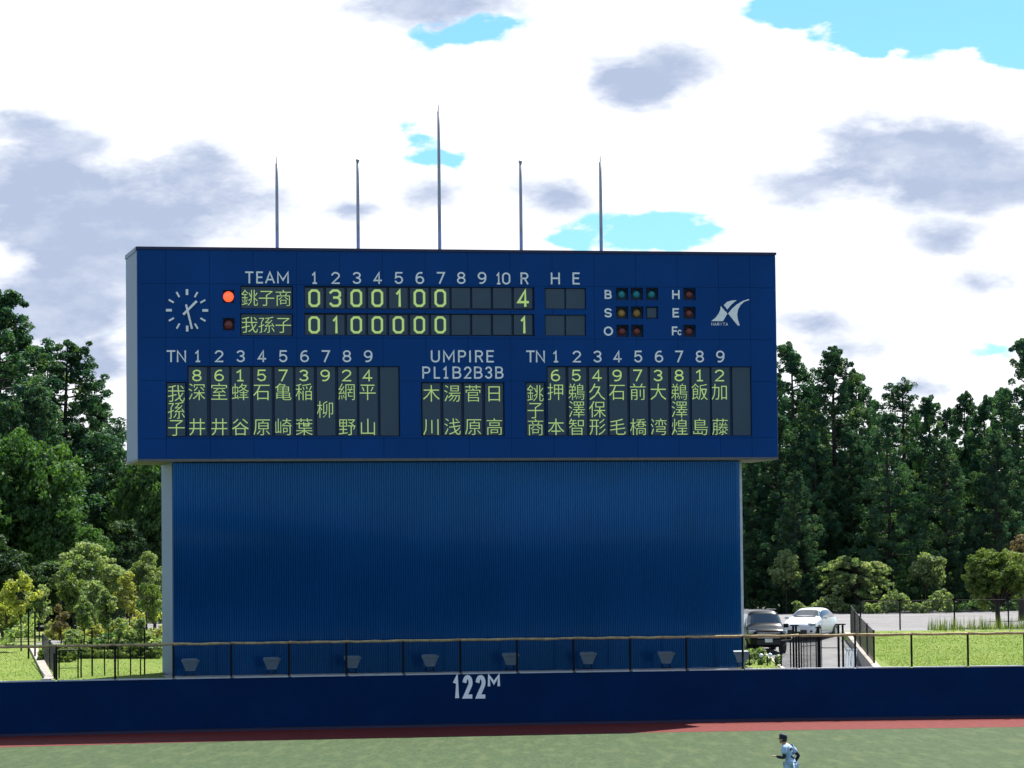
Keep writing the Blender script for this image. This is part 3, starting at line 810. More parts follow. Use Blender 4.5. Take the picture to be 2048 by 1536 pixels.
# ---- flagpoles on the roof
def flagpole(px, py, ball, lab, dep=1.6):
    d = ray(px, 497); p = P0 + NB * dep
    t = (p - EYE).dot(NB) / d.dot(NB); q = EYE + d * t
    top = EYE + ray(px, py) * t
    h = top.z - (zT - .02)
    e = empty('flagpole', (q.x, q.y, zT - .02)); tag(e, lab, 'flagpole', 'flagpoles on the scoreboard roof')
    mb = MB(); mb.tube([(0, 0, 0), (0, 0, h * .35), (0, 0, h * .7), (0, 0, h - .05)], [.068, .066, .060, .050], 10); mb.build('pole', M['pole'], e, smooth=True)
    mb = MB()
    if ball: mb.sphere((0, 0, h), .075, 10, 6); mb.build('finial_ball', M['pole'], e, smooth=True)
    else: mb.tube([(0, 0, h - .06), (0, 0, h + .22)], [.020, .010], 8); mb.build('spike_tip', M['pole'], e)
    mb = MB(); mb.box(-.14, .14, -.14, .14, 0, .03); mb.build('base_plate', M['pole'], e)
flagpole(554.5, 322, False, 'leftmost flagpole on the scoreboard roof, thin with a spike tip')
flagpole(716.5, 319, True, 'flagpole with ball finial, second from the left on the roof')
flagpole(879.5, 216, False, 'tallest flagpole, in the middle of the scoreboard roof')
flagpole(1042.5, 322, True, 'flagpole with ball finial, just right of the tallest pole')
flagpole(1202.5, 320, False, 'rightmost flagpole on the scoreboard roof, with a spike tip')

# ------------------------------------------------------------------ floodlights between wall and tower
def flood_proto():
    e = empty('floodlight')
    mb = MB()
    t = [(-.36, -.13, .50), (.36, -.13, .50), (.30, .17, .58), (-.30, .17, .58)]
    b = [(-.19, -.10, .05), (.19, -.10, .05), (.16, .08, .05), (-.16, .08, .05)]
    mb.add(t + b, [(0, 3, 2, 1), (4, 5, 6, 7), (0, 1, 5, 4), (1, 2, 6, 5), (2, 3, 7, 6), (3, 0, 4, 7)]); mb.build('housing', M['slate'], e)
    mb = MB(); mb.box(-.37, .37, -.15, -.135, .44, .53); mb.build('rim', M['slate'], e)
    mb = MB(); mb.tube([(-.16, .0, .04), (-.16, .02, -.14)], .022, 6); mb.tube([(.16, .0, .04), (.16, .02, -.14)], .022, 6); mb.build('bracket', M['black'], e)
    mb = MB(); mb.box(-.24, .24, -.14, .14, -.16, -.13); mb.build('base_plate', M['black'], e)
    return e
def dup(src, loc=None, rz=None, label=None, group=None, parent=None):
    c = src.copy(); C.objects.link(c)
    if parent is not None: c.parent = parent
    if loc is not None: c.location = loc
    if rz is not None: c.rotation_euler = (0, 0, rz)
    if label: c['label'] = label
    if group: c['group'] = group
    for ch in src.children: dup(ch, parent=c)
    return c
fp = None
ordn = ['leftmost', 'second from the left', 'third from the left', 'left of the white 122M', 'right of the white 122M', 'third from the right', 'second from the right', 'rightmost, at the tower corner']
for k, (px, py) in enumerate(((387, 1343), (550, 1340), (711, 1337), (866, 1334), (1027, 1331), (1182, 1329), (1338, 1328), (1489, 1326))):
    p = pol(R_WALL + .62, ang_of(px), 2.22)
    q = at_depth(px, py, p.y); z = max(2.1, min(2.35, q.z - .02))
    lab = 'pale grey trapezoid floodlight at the tower foot, ' + (ordn[k] if k != 7 else 'half dark, ' + ordn[k])
    if fp is None: fp = flood_proto(); fp.scale = (.92, .92, .88); fp.location = (p.x, p.y, z); fp.rotation_euler = (0, 0, YAW); tag(fp, lab, 'floodlight', 'floodlights along the foot of the scoreboard')
    else: dup(fp, (p.x, p.y, z), YAW, lab)

# ------------------------------------------------------------------ unseen grandstand round the camera, added for its reflection in the cladding
gs = empty('grandstand', (8, -14, 0)); tag(gs, 'unseen covered grandstand behind home plate, added for its reflection in the tower cladding', 'grandstand')
mb = MB(); mb.box(-60, 110, -16, -15.1, 0, 9.0); mb.build('back_wall', M['concrete'], gs)
RH = [(-60, 9.6), (-34, 10.8), (-18, 11.8), (10, 11.9), (22, 12.2), (34, 11.4), (42, 10.2), (50, 9.2), (58, 8.7), (66, 9.3), (74, 10.6), (84, 12.0), (110, 12.4)]  # roof heights shaped so the mirrored edge makes the arched band on the tower
for (a, h0), (b, h1) in zip(RH[:-1], RH[1:]):
    mb = MB(); mb.add([(a, -15, h0 - .1), (b - .04, -15, h1 - .1), (b - .04, 9.5, h1 - .1), (a, 9.5, h0 - .1), (a, -15, h0 + 1.1), (b - .04, -15, h1 + 1.1), (b - .04, 9.5, h1 + 1.1), (a, 9.5, h0 + 1.1)],
        [(0, 3, 2, 1), (4, 5, 6, 7), (0, 1, 5, 4), (1, 2, 6, 5), (2, 3, 7, 6), (3, 0, 4, 7)]); mb.build('roof', M['slate'], gs)
for k in range(9):
    mb = MB(); mb.box(-58, 108, -14.9 + 2.2 * k, -12.72 + 2.2 * k, 0, 7.4 - .72 * k); mb.build('seating_step', M['slate'], gs)

# ------------------------------------------------------------------ fences, gates, kerbs
def bars(name, parent, segs, r, m='black', n=6, stuff=False):
    mb = MB()
    for p, q in segs: mb.tube([p, q], r, n)
    o = mb.build(name, M[m], parent)
    if stuff: o['kind'] = 'stuff'
    return o
def net(parent, p, q, h0, h1, step=.09, r=.0022):
    """chain-link between two foot points p and q"""
    p, q = Vector(p), Vector(q); L_ = (Vector((q.x - p.x, q.y - p.y, 0))).length
    mb = MB(); H = h1 - h0; n = int((L_ + H) / step)
    up_ = Vector((0, 0, 1)); side = (q - p).normalized().cross(up_).normalized() * r
    for i in range(n):
        for sg in (0, 1):
            a = i * step - H; b = a + H
            a0, b0 = max(a, 0), min(b, L_)
            if b0 <= a0: continue
            t0, t1 = (a0 - a) / H, (b0 - a) / H
            if sg: t0, t1 = 1 - t0, 1 - t1
            A = p.lerp(q, a0 / L_) + up_ * (h0 + H * t0); B = p.lerp(q, b0 / L_) + up_ * (h0 + H * t1)
            d = (B - A).normalized().cross(side.normalized()) * r
            mb.add([A - side, A + d, A + side, B - side, B + d, B + side], [(0, 1, 4, 3), (1, 2, 5, 4), (2, 0, 3, 5)])
    o = mb.build('wire_mesh', M['wire'], parent); o['kind'] = 'stuff'
def black_fence(name, label, cat, feet, h, post_r=.038, wire=True, top=True, mid=False, tee=False, group=None, low=None):
    base = Vector(feet[0]); e = empty(name, base); tag(e, label, cat, group)
    F_ = [Vector(f) - base for f in feet]
    for f in F_:
        hh = h
        mb = MB(); mb.tube([f + Vector((0, 0, -.15)), f + Vector((0, 0, hh))], post_r, 8)
        if tee: mb.obox(f + Vector((0, 0, hh)), (.11, 0, 0), (0, .03, 0), (0, 0, .025))
        mb.build('post', M['black'], e)
    for a, b in zip(F_[:-1], F_[1:]):
        if top: bars('top_rail', e, [(a + Vector((0, 0, h - .04)), b + Vector((0, 0, h - .04)))], .018)
        if mid: bars('middle_rail', e, [(a + Vector((0, 0, h * .5)), b + Vector((0, 0, h * .5)))], .016)
        if low is not None: bars('bottom_rail', e, [(a + Vector((0, 0, low)), b + Vector((0, 0, low)))], .016)
        if wire: net(e, a, b, .04, h - .05, step=.14)
    return e
def foot(px, D, zf=None, py=1300):
    p = at_depth(px, py, D); r = math.hypot(p.x - HOME.x, p.y - HOME.y)
    return Vector((p.x, p.y, (zf or zr)(r)))
# kerb and retaining wall beside the ramp on the right
def kerb(name, label, cat, fx, r0, r1, wdt, zt0, zb_f, m='concrete', n=14):
    mb = MB(); prev = None
    vs = []; fs = []
    for i in range(n + 1):
        r = r0 + (r1 - r0) * i / n; x = fx(r)
        y = HOME.y + math.sqrt(r * r - (x - HOME.x) ** 2)
        z1 = zr(r) + zt0; z0 = zb_f(r)
        vs += [(x - wdt / 2, y, z0), (x - wdt / 2, y, z1), (x + wdt / 2, y, z1), (x + wdt / 2, y, z0)]
    for i in range(n):
        for k in range(4):
            k2 = (k + 1) % 4; b = 4 * i
            fs.append((b + k, b + 4 + k, b + 4 + k2, b + k2))
    fs += [(0, 1, 2, 3), (4 * n + 3, 4 * n + 2, 4 * n + 1, 4 * n)]
    mb.add(vs, fs); o = mb.build(name, M[m]); tag(o, label, cat); return o
kerb('retaining_wall', 'concrete kerb wall along the ramp, right of the scoreboard', 'wall', lambda r: x_path1(r) + .06, 122.4, 149.5, .30, .10, lambda r: z_path(r) - .3)
kerb('left_kerb', 'concrete kerb on the bank left of the scoreboard, partly in shadow', 'kerb', lambda r: x_left(r), 122.4, 146, .34, .10, lambda r: zr(r) - .3)
kerb('path_edging', 'low concrete edging between the grass verge and the ramp', 'kerb', lambda r: x_path0(r), 122.6, 150, .14, .04, lambda r: z_path(r) - .3)
black_fence('kerb_fence', 'black chain-link fence running uphill on the concrete kerb wall', 'fence',
            [foot(1748, 145.5), foot(1735, 151), foot(1721, 157.5), foot(1711, 163), foot(1703, 169)], 1.42)
black_fence('car_park_fence', 'black post fence between the right lawn and the car park', 'fence',
            [foot(x, 174.5) for x in (1722, 1801, 1910, 2018, 2126, 2234)], 1.45, tee=True)
# gate of the ramp
pz = lambda r: max(z_path(r), 1.0)
def gate_post(px, D, topy, label, group=None, r=.045, tee=True):
    p = foot(px, D, z_path); h = at_depth(px, topy, D).z - p.z
    e = empty('gate_post', p); tag(e, label, 'post', group)
    mb = MB(); mb.tube([(0, 0, -.1), (0, 0, h)], r, 8); mb.build('shaft', M['black'], e)
    if tee: mb = MB(); mb.box(-.12, .12, -.03, .03, h, h + .05); mb.build('top_bracket', M['black'], e)
gate_post(1587, 146.2, 1252, 'left post of the pair left of the ramp gate, in front of the white car', 'ramp gate posts')
gate_post(1592.5, 146.6, 1252, 'right post of the pair left of the ramp gate, in front of the white car', 'ramp gate posts')
gate_post(1637, 147.5, 1256, 'thick single gate post in front of the white car door', 'ramp gate posts', .055)
gate_post(1677.5, 147, 1250, 'left post of the pair at the right end of the ramp gate', 'ramp gate posts')
gate_post(1686, 147, 1250, 'right post of the pair beside the leaning tubes', 'ramp gate posts')
def gate_leaf(px0, px1, D0, D1, top, bot, mids, uprights, label, wire=True):
    a, b = at_depth(px0, top, D0), at_depth(px1, top, D1)
    a2, b2 = at_depth(px0, bot, D0), at_depth(px1, bot, D1)
    e = empty('gate_leaf', a2); tag(e, label, 'gate', 'gate leaves behind the outfield wall')
    o = -a2
    zt = (a.z + b.z) / 2; zb_ = (a2.z + b2.z) / 2
    P = lambda t, z: Vector((a.x + (b.x - a.x) * t, a.y + (b.y - a.y) * t, z)) + o
    bars('frame', e, [(P(0, zb_), P(0, zt)), (P(1, zb_), P(1, zt)), (P(0, zt), P(1, zt)), (P(0, zb_), P(1, zb_))], .03)
    for m_ in mids: z = zb_ + (zt - zb_) * m_; bars('cross_bar', e, [(P(0, z), P(1, z))], .016)
    for t in uprights: bars('upright', e, [(P(t, zb_), P(t, zt))], .016)
    if wire: net(e, P(0, 0), P(1, 0), zb_ + o.z + a2.z, zt + a2.z - a2.z) if False else net(e, P(0, zb_), P(1, zb_), .02, zt - zb_ - .02)
gate_leaf(1562, 1581, 145.0, 146.2, 1281, 1342, [], [], 'short mesh gate leaf left of the paired gate posts')
gate_leaf(1602, 1632, 145.5, 149.0, 1272, 1342, [.72], [.17, .38, .62], 'folded gate leaf with close uprights in front of the white car')
gate_leaf(1640, 1676, 147.5, 147.0, 1272, 1342, [.66], [.08], 'open-framed gate leaf closing the ramp', wire=False)
# leaning tubes
tp = None
for k, px in enumerate((1690, 1696, 1702, 1708)):
    p = at_depth(px, 1336, 146.2); q = at_depth(px + 4.5, 1300, 147.2)
    mb = MB(); mb.tube([Vector((0, 0, -.35)), q - p], .033, 8); mb.sphere(q - p, .05, 8, 6)
    o = mb.build('leaning_tube', M['tube'], None, loc=p)
    tag(o, 'pale blue tube leaning by the retaining wall, ' + ('leftmost of four', 'second from the left of four', 'third from the left of four', 'rightmost of four')[k], 'tube', 'tubes leaning by the retaining wall')
# ball-topped stakes
for k, (px, py) in enumerate(((1522.5, 1311), (1540, 1310), (1557, 1313))):
    p = at_depth(px, py, 146.5); z0 = 1.9
    e = empty('marker_stake', (p.x, p.y, z0)); tag(e, ('left', 'middle', 'right')[k] + ' of three ball-topped stakes in the grass by the tower', 'stake', 'ball-topped stakes')
    mb = MB(); mb.tube([(0, 0, 0), (0, 0, p.z - z0)], .022, 6); mb.build('stake', M['slate'], e)
    mb = MB(); mb.sphere((0, 0, p.z - z0), .085, 10, 8, (1, 1, .9)); mb.build('white_ball', M['white'], e, smooth=True)
for k, (px, py) in enumerate(((1534.5, 1312), (1551.5, 1313), (1499, 1309))):
    p = at_depth(px, py, 145.6); mb = MB(); mb.tube([(0, 0, -.9), (0, 0, .02)], .025, 6)
    o = mb.build('black_stake', M['black'], None, loc=p); tag(o, ('short black stake between the left and middle ball stakes', 'short black stake between the middle and right ball stakes', 'short black stake beside the tower corner')[k], 'stake')
# left side
black_fence('tall_gate', 'tall pair of black posts with a top bar beside the yellow tree', 'gate', [foot(57, 152), foot(70, 152)], 1.95, wire=False, low=.5)
black_fence('bank_fence', 'black fence running up the left bank beside the concrete kerb', 'fence', [foot(112, 139), foot(100, 144.5), foot(86, 150)], 1.15)
gate_leaf(118, 156, 138.6, 138.9, 1300, 1362, [.42], [], 'small two-bar gate on the left verge, right of the kerb', wire=False)
def lone_post(px, D, topy, label, tee=False, r=.03):
    p = foot(px, D); h = at_depth(px, topy, D).z - p.z; e = empty('fence_post', p); tag(e, label, 'post', 'black posts on the left verge')
    mb = MB(); mb.tube([(0, 0, -.15), (0, 0, h)], r, 8); mb.build('shaft', M['black'], e)
    if tee: mb = MB(); mb.box(-.13, .13, -.03, .03, h, h + .045); mb.build('top_bracket', M['black'], e)
lone_post(109, 138.4, 1306, 'thick black post at the left end of the small left gate', r=.055)
lone_post(162, 139, 1306, 'black post at the right end of the small left gate')
lone_post(131, 150, 1285, 'thin black stake behind the small left gate')
lone_post(184, 140, 1258, 'tall black post with a short top bracket, left verge', True)
lone_post(289, 140.6, 1257, 'tall black post with top bracket, close to the tower', True)
black_fence('verge_fence', 'short black rail fence between the two tall posts on the left verge', 'fence', [foot(x, 140.4) for x in (184.5, 209, 236, 261, 281)], 1.12, post_r=.026, wire=True, top=False)

# ------------------------------------------------------------------ foliage
def leaf_mesh(name, centers, radii, per, size, seed, out=.6, tints=None, up_bias=.15, center=None, long=1.0):
    rng = np.random.default_rng(seed)
    c = np.asarray(centers, dtype=np.float64); n = len(c); r = np.asarray(radii, dtype=np.float64)
    if r.ndim == 1: r = np.repeat(r[:, None], 3, axis=1)
    N = n * per
    d = rng.normal(size=(N, 3)); d[:, 2] += up_bias * 2; d /= np.linalg.norm(d, axis=1)[:, None]
    rad = rng.uniform(.35, 1.0, (N, 1)) ** .5
    pos = np.repeat(c, per, axis=0) + d * rad * np.repeat(r, per, axis=0)
    nrm = d * out * 1.5 + rng.normal(size=(N, 3)) * .5; nrm /= np.linalg.norm(nrm, axis=1)[:, None]
    a = rng.normal(size=(N, 3)); t = np.cross(nrm, a); t /= np.linalg.norm(t, axis=1)[:, None]; b = np.cross(nrm, t)
    s = size * rng.uniform(.6, 1.3, (N, 1))
    v = np.empty((N, 4, 3)); v[:, 0] = pos - t * s * .5 * long; v[:, 1] = pos + b * s * .30; v[:, 2] = pos + t * s * .5 * long; v[:, 3] = pos - b * s * .30
    me = bpy.data.meshes.new(name)
    me.vertices.add(N * 4); me.vertices.foreach_set('co', v.reshape(-1).astype(np.float32))
    me.loops.add(N * 4); me.loops.foreach_set('vertex_index', np.arange(N * 4, dtype=np.int32))
    me.polygons.add(N); me.polygons.foreach_set('loop_start', np.arange(0, N * 4, 4, dtype=np.int32))
    try: me.polygons.foreach_set('loop_total', np.full(N, 4, dtype=np.int32))
    except Exception: pass
    tt = rng.uniform(0, 1, n) if tints is None else np.asarray(tints)
    tv = np.clip(np.repeat(tt, per) * .7 + rng.uniform(0, .3, N), 0, 1)
    at = me.attributes.new('tint', 'FLOAT', 'FACE'); at.data.foreach_set('value', tv.astype(np.float32))
    me.update(calc_edges=True)
    return me
def limb_mesh(name, segs):
    mb = MB()
    for pts, rr in segs: mb.tube(pts, rr, 7)
    return mb.mesh(name)

def cedar_meshes(seed, H=18.0, R=4.0, base=.08, slim=1.0, lump=.25, dens=1.0, per=84, blunt=.62):
    rnd = random.Random(seed); cs = []; rs = []; ti = []; segs = []
    segs.append(([(0, 0, -.3), (rnd.uniform(-.1, .1), 0, H * .4), (rnd.uniform(-.15, .15), rnd.uniform(-.1, .1), H * .75), (0, 0, H * .97)], [.26, .20, .10, .03]))
    z = H * base; lob = [(rnd.uniform(0, 6.28), rnd.uniform(.15, .97), rnd.uniform(.4, 1)) for _ in range(14)]
    while z < H * .975:
        t = z / H
        prof = min(1.0, (1 - t) ** blunt * 1.12) * (0.74 + .26 * min(1, t / .25))
        nb = max(5, int((7.2 * prof + 2.2) * dens))
        for k in range(nb):
            az = rnd.uniform(0, 6.283)
            bulge = 1 + lump * sum(w * math.cos(az - a) * math.exp(-((t - tt) / .05) ** 2) for a, tt, w in lob)
            L_ = max(.3, R * prof * rnd.uniform(.58, 1.1) * bulge * slim)
            droop = rnd.uniform(-.12, .25) * L_; tone = rnd.random()
            if rnd.random() < .6 and L_ > .9: segs.append(([(0, 0, z - .2), (math.cos(az) * L_ * .6, math.sin(az) * L_ * .6, z - droop * .4), (math.cos(az) * L_ * .92, math.sin(az) * L_ * .92, z - droop * .2)], [.05, .03, .012]))
            for f in ((1.0, .80, .58) if L_ > 1.4 else (1.0, .55)):
                rr = rnd.uniform(.30, .58) * (.5 + .5 * prof)
                cs.append((math.cos(az) * L_ * f + rnd.uniform(-.2, .2), math.sin(az) * L_ * f + rnd.uniform(-.2, .2), z - droop * (1 - (f - .4) ** 2) + (.25 if f == 1 else 0) + rnd.uniform(-.2, .2)))
                rs.append((rr, rr, rr * .85)); ti.append(tone * .6 + .4 * rnd.random())
        z += .47 if t < .85 else .34
    for k in range(6): cs.append((rnd.uniform(-.3, .3), rnd.uniform(-.3, .3), H - .2 - .2 * k)); rs.append((.22 + .05 * k,) * 2 + (.26,)); ti.append(.5)
    return leaf_mesh('crown', cs, rs, per, .165, seed, tints=ti, long=1.2), limb_mesh('trunk', segs)
def broad_meshes(seed, H=9.0, R=4.0, trunk_h=.3, lobes=26, per=42, size=.24, clump=.42, dens=1.0, cone=0.0, flat=.8, th=.16, lk=1.0):
    rnd = random.Random(seed); cs = []; rs = []; ti = []; segs = []
    th0 = H * trunk_h; cz = (H + th0) / 2; hz = (H - th0) / 2
    segs.append(([(0, 0, -.2), (rnd.uniform(-.1, .1), 0, th0), (rnd.uniform(-.3, .3) * R * .2, rnd.uniform(-.3, .3) * R * .2, cz)], [th, th * .75, th * .35]))
    for _ in range(lobes):
        while True:
            u = Vector((rnd.uniform(-1, 1), rnd.uniform(-1, 1), rnd.uniform(-1, 1)))
            if .25 < u.length < 1: break
        k = 1 - cone * (u.z + 1) / 2
        c = Vector((u.x * R * .72 * k, u.y * R * .72 * k, cz + u.z * hz * .78)); lr = lk * R * rnd.uniform(.24, .40) * (.6 + .4 * k); tone = rnd.random()
        segs.append(([(0, 0, th0 + (c.z - th0) * .3), (c.x * .6, c.y * .6, c.z - lr * .5), c], [th * .4, th * .22, .02]))
        m = max(6, int(dens * 14 * (lr / .9) ** 2 / (clump / .42) ** 2))
        for _ in range(m):
            d = Vector((rnd.gauss(0, 1), rnd.gauss(0, 1), rnd.gauss(.25, 1))).normalized()
            q = c + Vector((d.x * lr, d.y * lr, d.z * lr * flat)) * rnd.uniform(.6, 1.05)
            cs.append(tuple(q)); cr = clump * rnd.uniform(.6, 1.2); rs.append((cr, cr, cr * .75)); ti.append(tone * .5 + .5 * rnd.random())
    return leaf_mesh('crown', cs, rs, per, size, seed, tints=ti), limb_mesh('trunk', segs)
def bush_mesh(seed, lx, ly, h, size=.12, per=30, clump=.22, dens=1.0, name='foliage'):
    rnd = random.Random(seed); cs = []; rs = []
    n = int(dens * max(6, lx * ly * h / (clump ** 3) * .22))
    for _ in range(n):
        x, y = rnd.uniform(-.5, .5), rnd.uniform(-.5, .5); e = max(.3, 1 - .8 * (4 * y * y) ** 2)
        cs.append((x * lx, y * ly, h * e * rnd.uniform(.1, 1.0) ** .6 * (.75 + .35 * math.sin(x * lx * 2.1 + seed)))); cr = clump * rnd.uniform(.6, 1.2); rs.append((cr, cr, cr * .8))
    return leaf_mesh(name, cs, rs, per, size, seed)

CED = [cedar_meshes(11, R=4.3), cedar_meshes(23, R=4.7, lump=.35, blunt=.56), cedar_meshes(37, R=3.9, dens=.9, lump=.35, per=76, blunt=.7), cedar_meshes(41, R=4.3, lump=.4, dens=.95, blunt=.58), cedar_meshes(59, R=4.9, lump=.3, base=.04, blunt=.66)]
THIN = cedar_meshes(71, R=3.2, dens=.62, lump=.5, per=50, blunt=.45)
BRO = [broad_meshes(5), broad_meshes(8, R=4.6, lobes=34), broad_meshes(9, H=9, R=3.2, lobes=24)]
def tree(name, meshes, leafm, px, topy, D, H0, label, wide=1.0, group=None, rot=None, cat='tree', basey=None, sink=0.0):
    top = at_depth(px, topy, D); r = math.hypot(top.x - HOME.x, top.y - HOME.y)
    zb = zr(r) - sink
    s = (top.z - zb) / H0
    e = empty(name, (top.x, top.y, zb), rot if rot is not None else (px * 1.7) % 6.28); e.scale = (s * wide, s * wide, s)
    tag(e, label, cat, group)
    cr, tr = meshes
    cr = cr if cr.materials and cr.materials[0] == LEAF[leafm] else cr
    if not cr.materials: cr.materials.append(LEAF[leafm])
    o = obj('crown', cr, None, e)
    if cr.materials[0] != LEAF[leafm]:
        o.material_slots[0].link = 'OBJECT'; o.material_slots[0].material = LEAF[leafm]
    if tr is not None: obj('trunk', tr, M['bark'], e)
    return e
WG = 'cedars of the wood behind the car park'; LG = 'trees of the wood on the left'
CL = {1500: 'cedar mostly hidden behind the right edge of the scoreboard', 1535: 'cedar half hidden by the scoreboard edge, left of the knobbly one', 1622: 'dark cedar in the dip between the knobbly and the double-topped cedars',
      1745: 'dark cedar on the slope right of the double-topped cedar', 1830: 'dark cedar between the see-through one and the small pointed one', 1895: 'dark cedar in the dip between the pointed and the narrow peaks', 2005: 'dark cedar in front of the tallest one at the right edge'}
CL2 = {210: 'dark cedar just left of the scoreboard corner', 160: 'dark cedar below the round-topped cedar', 20: 'cedar above the big round broad-leaved tree', 270: 'dark cedar under the left overhang of the scoreboard'}
GEN = 'dark cedar filling the wood behind the car park, right of the scoreboard'
for (px, ty, D, v, w, lab) in (
    (1582, 683, 252, 3, .95, 'tall dark cedar with a knobbly top right beside the scoreboard edge'),
    (1667, 692, 249, 1, 1.0, 'tall broad cedar with double top, second peak right of the scoreboard'),
    (1712, 738, 256, 0, .9, 'cedar shoulder just right of the double-topped cedar'),
    (1804, 755, 263, 'T', 1.0, 'thin see-through cedar top standing alone against the white cloud'),
    (1857, 790, 259, 2, 1.0, 'short pointed cedar right of the see-through one'),
    (1928, 782, 262, 0, .85, 'narrow cedar peak with a small gap of sky on its left'),
    (1968, 790, 257, 3, .9, 'cedar with a blunt top left of the tallest one at the right edge'),
    (2046, 676, 250, 4, .85, 'tallest cedar, cut by the right edge of the picture'),
    (1775, 826, 243, 4, .95, 'lighter green cedar with drooping boughs in the middle of the right wood'),
    (1888, 872, 243, 1, .95, 'mid-green cedar in front row below the small pointed cedar'),
    (1990, 860, 244, 1, .95, 'front row cedar left of the tall one at the right edge')):
    tree('cedar_tree', THIN if v == 'T' else CED[v], 'cedar', px, ty, D, 18.0, lab, w, WG)
rnd = random.Random(77)
for (px, ty, D) in ((1500, 740, 262), (1535, 735, 258), (1622, 770, 262), (1560, 830, 246), (1628, 860, 245), (1745, 800, 268), (1830, 815, 270), (1895, 815, 272), (2005, 775, 266), (1700, 850, 246),
                    (1503, 900, 246), (1940, 880, 262), (1660, 900, 262), (1590, 940, 240), (1730, 900, 262), (1833, 900, 262), (1475, 820, 268), (2085, 760, 262), (2130, 720, 254), (2190, 780, 262), (2250, 740, 256), (2310, 800, 262)):
    tree('cedar_tree', CED[rnd.randrange(5)], 'cedar', px, ty, D, 18.0, CL.get(px, GEN), rnd.uniform(.85, 1.1), WG)
for (px, ty, D, v, w, lab) in (
    (2, 580, 203, 4, 1.25, 'tallest cedar at the left edge of the picture'),
    (38, 662, 210, 0, 1.17, 'cedar leaning against the tallest one at the left edge'),
    (135, 680, 206, 1, 1.20, 'round-topped dark cedar halfway between left edge and scoreboard'),
    (94, 688, 222, 2, .8, 'thin cedar tip showing left of the round-topped cedar'),
    (190, 790, 212, 3, 1.04, 'lower cedar on the right shoulder of the round-topped cedar'),
    (234, 842, 226, 'T', .75, 'small ragged cedar tip close to the scoreboard side'),
    (70, 770, 200, 0, 1.10, 'green cedar in front between the two big left cedars')):
    tree('cedar_tree', THIN if v == 'T' else CED[v], 'cedar', px, ty, D, 18.0, lab, w, LG)
for (px, ty, D) in ((270, 915, 226), (310, 880, 236), (350, 900, 232), (-70, 640, 208), (-130, 700, 214), (210, 860, 216), (160, 850, 205), (20, 800, 197)):
    tree('cedar_tree', CED[rnd.randrange(5)], 'cedar', px, ty, D, 18.0, CL2.get(px, 'dark cedar filling the wood left of the scoreboard'), .95, LG)
for k in range(9):
    tree('cedar_tree', CED[k % 5], 'cedar', 400 + 128 * k, 880 + 25 * (k % 3), 240 + 6 * (k % 2), 18.0, 'dark cedar standing behind the scoreboard', 1.1, WG)
# broad-leaved trees on the left
def btree(v, leafm, px, ty, D, lab, w=1.0, H0=9.0, cat='tree', sink=0.0, group=None): return tree('broadleaf_tree', BRO[v], leafm, px, ty, D, H0, lab, w, group or 'broad-leaved trees on the left', sink=sink)
btree(1, 'broad', 35, 885, 186, 'big round broad-leaved tree in front of the left cedars', .82)
btree(0, 'broad', 118, 985, 184, 'mid-green broad-leaved tree below and right of the big round one', .8)
btree(2, 'light', 178, 1075, 178, 'light green spreading tree with drooping boughs, left of the tower', 1.25)
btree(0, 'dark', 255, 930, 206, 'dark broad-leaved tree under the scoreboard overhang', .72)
btree(1, 'broad', 308, 925, 200, 'tree with a rusty patch touching the left side of the tower', .6)
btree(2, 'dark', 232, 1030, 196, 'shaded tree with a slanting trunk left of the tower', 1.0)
btree(0, 'broad', -60, 900, 184, 'broad-leaved tree beyond the left edge of the picture', .9)
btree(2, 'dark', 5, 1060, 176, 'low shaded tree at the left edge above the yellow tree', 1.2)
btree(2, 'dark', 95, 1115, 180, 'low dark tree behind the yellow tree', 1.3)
btree(2, 'light', 292, 1095, 190, 'small yellow-green tree beside the tower foot', .8)
# young trees
def sapling(seed, leafm, px, ty, D, lab, R=.9, H=3.6, cone=.3, lobes=22, trunk_h=.28, size=.15, per=26, clump=.22, th=.045, wide=1.0, dens=1.0):
    return tree('young_tree', broad_meshes(seed, H=H, R=R, trunk_h=trunk_h, lobes=lobes, per=per, size=size, clump=clump, cone=cone, th=th, dens=dens * .8, lk=.72, flat=1.1), leafm, px, ty, D, H, lab, wide, 'young planted trees')
sapling(101, 'yellow', 42, 1128, 158, 'bright yellow-leaved young tree at the left edge', R=1.15, H=4.2, cone=.2, lobes=14, size=.17, dens=.6)
sapling(102, 'red', 120, 1206, 156, 'reddish slender young tree on the left verge', R=.5, H=2.6, lobes=8)
sapling(103, 'light', 166, 1180, 158, 'slender light green young tree left of the tower, taller of two', R=.6, H=3.2, dens=.7)
sapling(104, 'light', 214, 1172, 157, 'leafy young tree in the middle of the left verge', R=.75, H=3.4, dens=.6)
sapling(105, 'light', 238, 1235, 155, 'thin pale young tree on the left verge', R=.4, H=2.4, lobes=7)
sapling(106, 'light', 283, 1225, 156, 'small sparse young tree near the tower foot', R=.45, H=2.4, lobes=7, dens=.6)
sapling(107, 'light', 1571, 1092, 238, 'pointed light green young tree beyond the black van', R=1.5, H=3.8, cone=.55, lobes=22, size=.2, clump=.3)
sapling(108, 'light', 1851, 1082, 238, 'oval young tree with pale leaves, third from the scoreboard', R=1.25, H=3.8, cone=.35, lobes=20, size=.2, clump=.3)
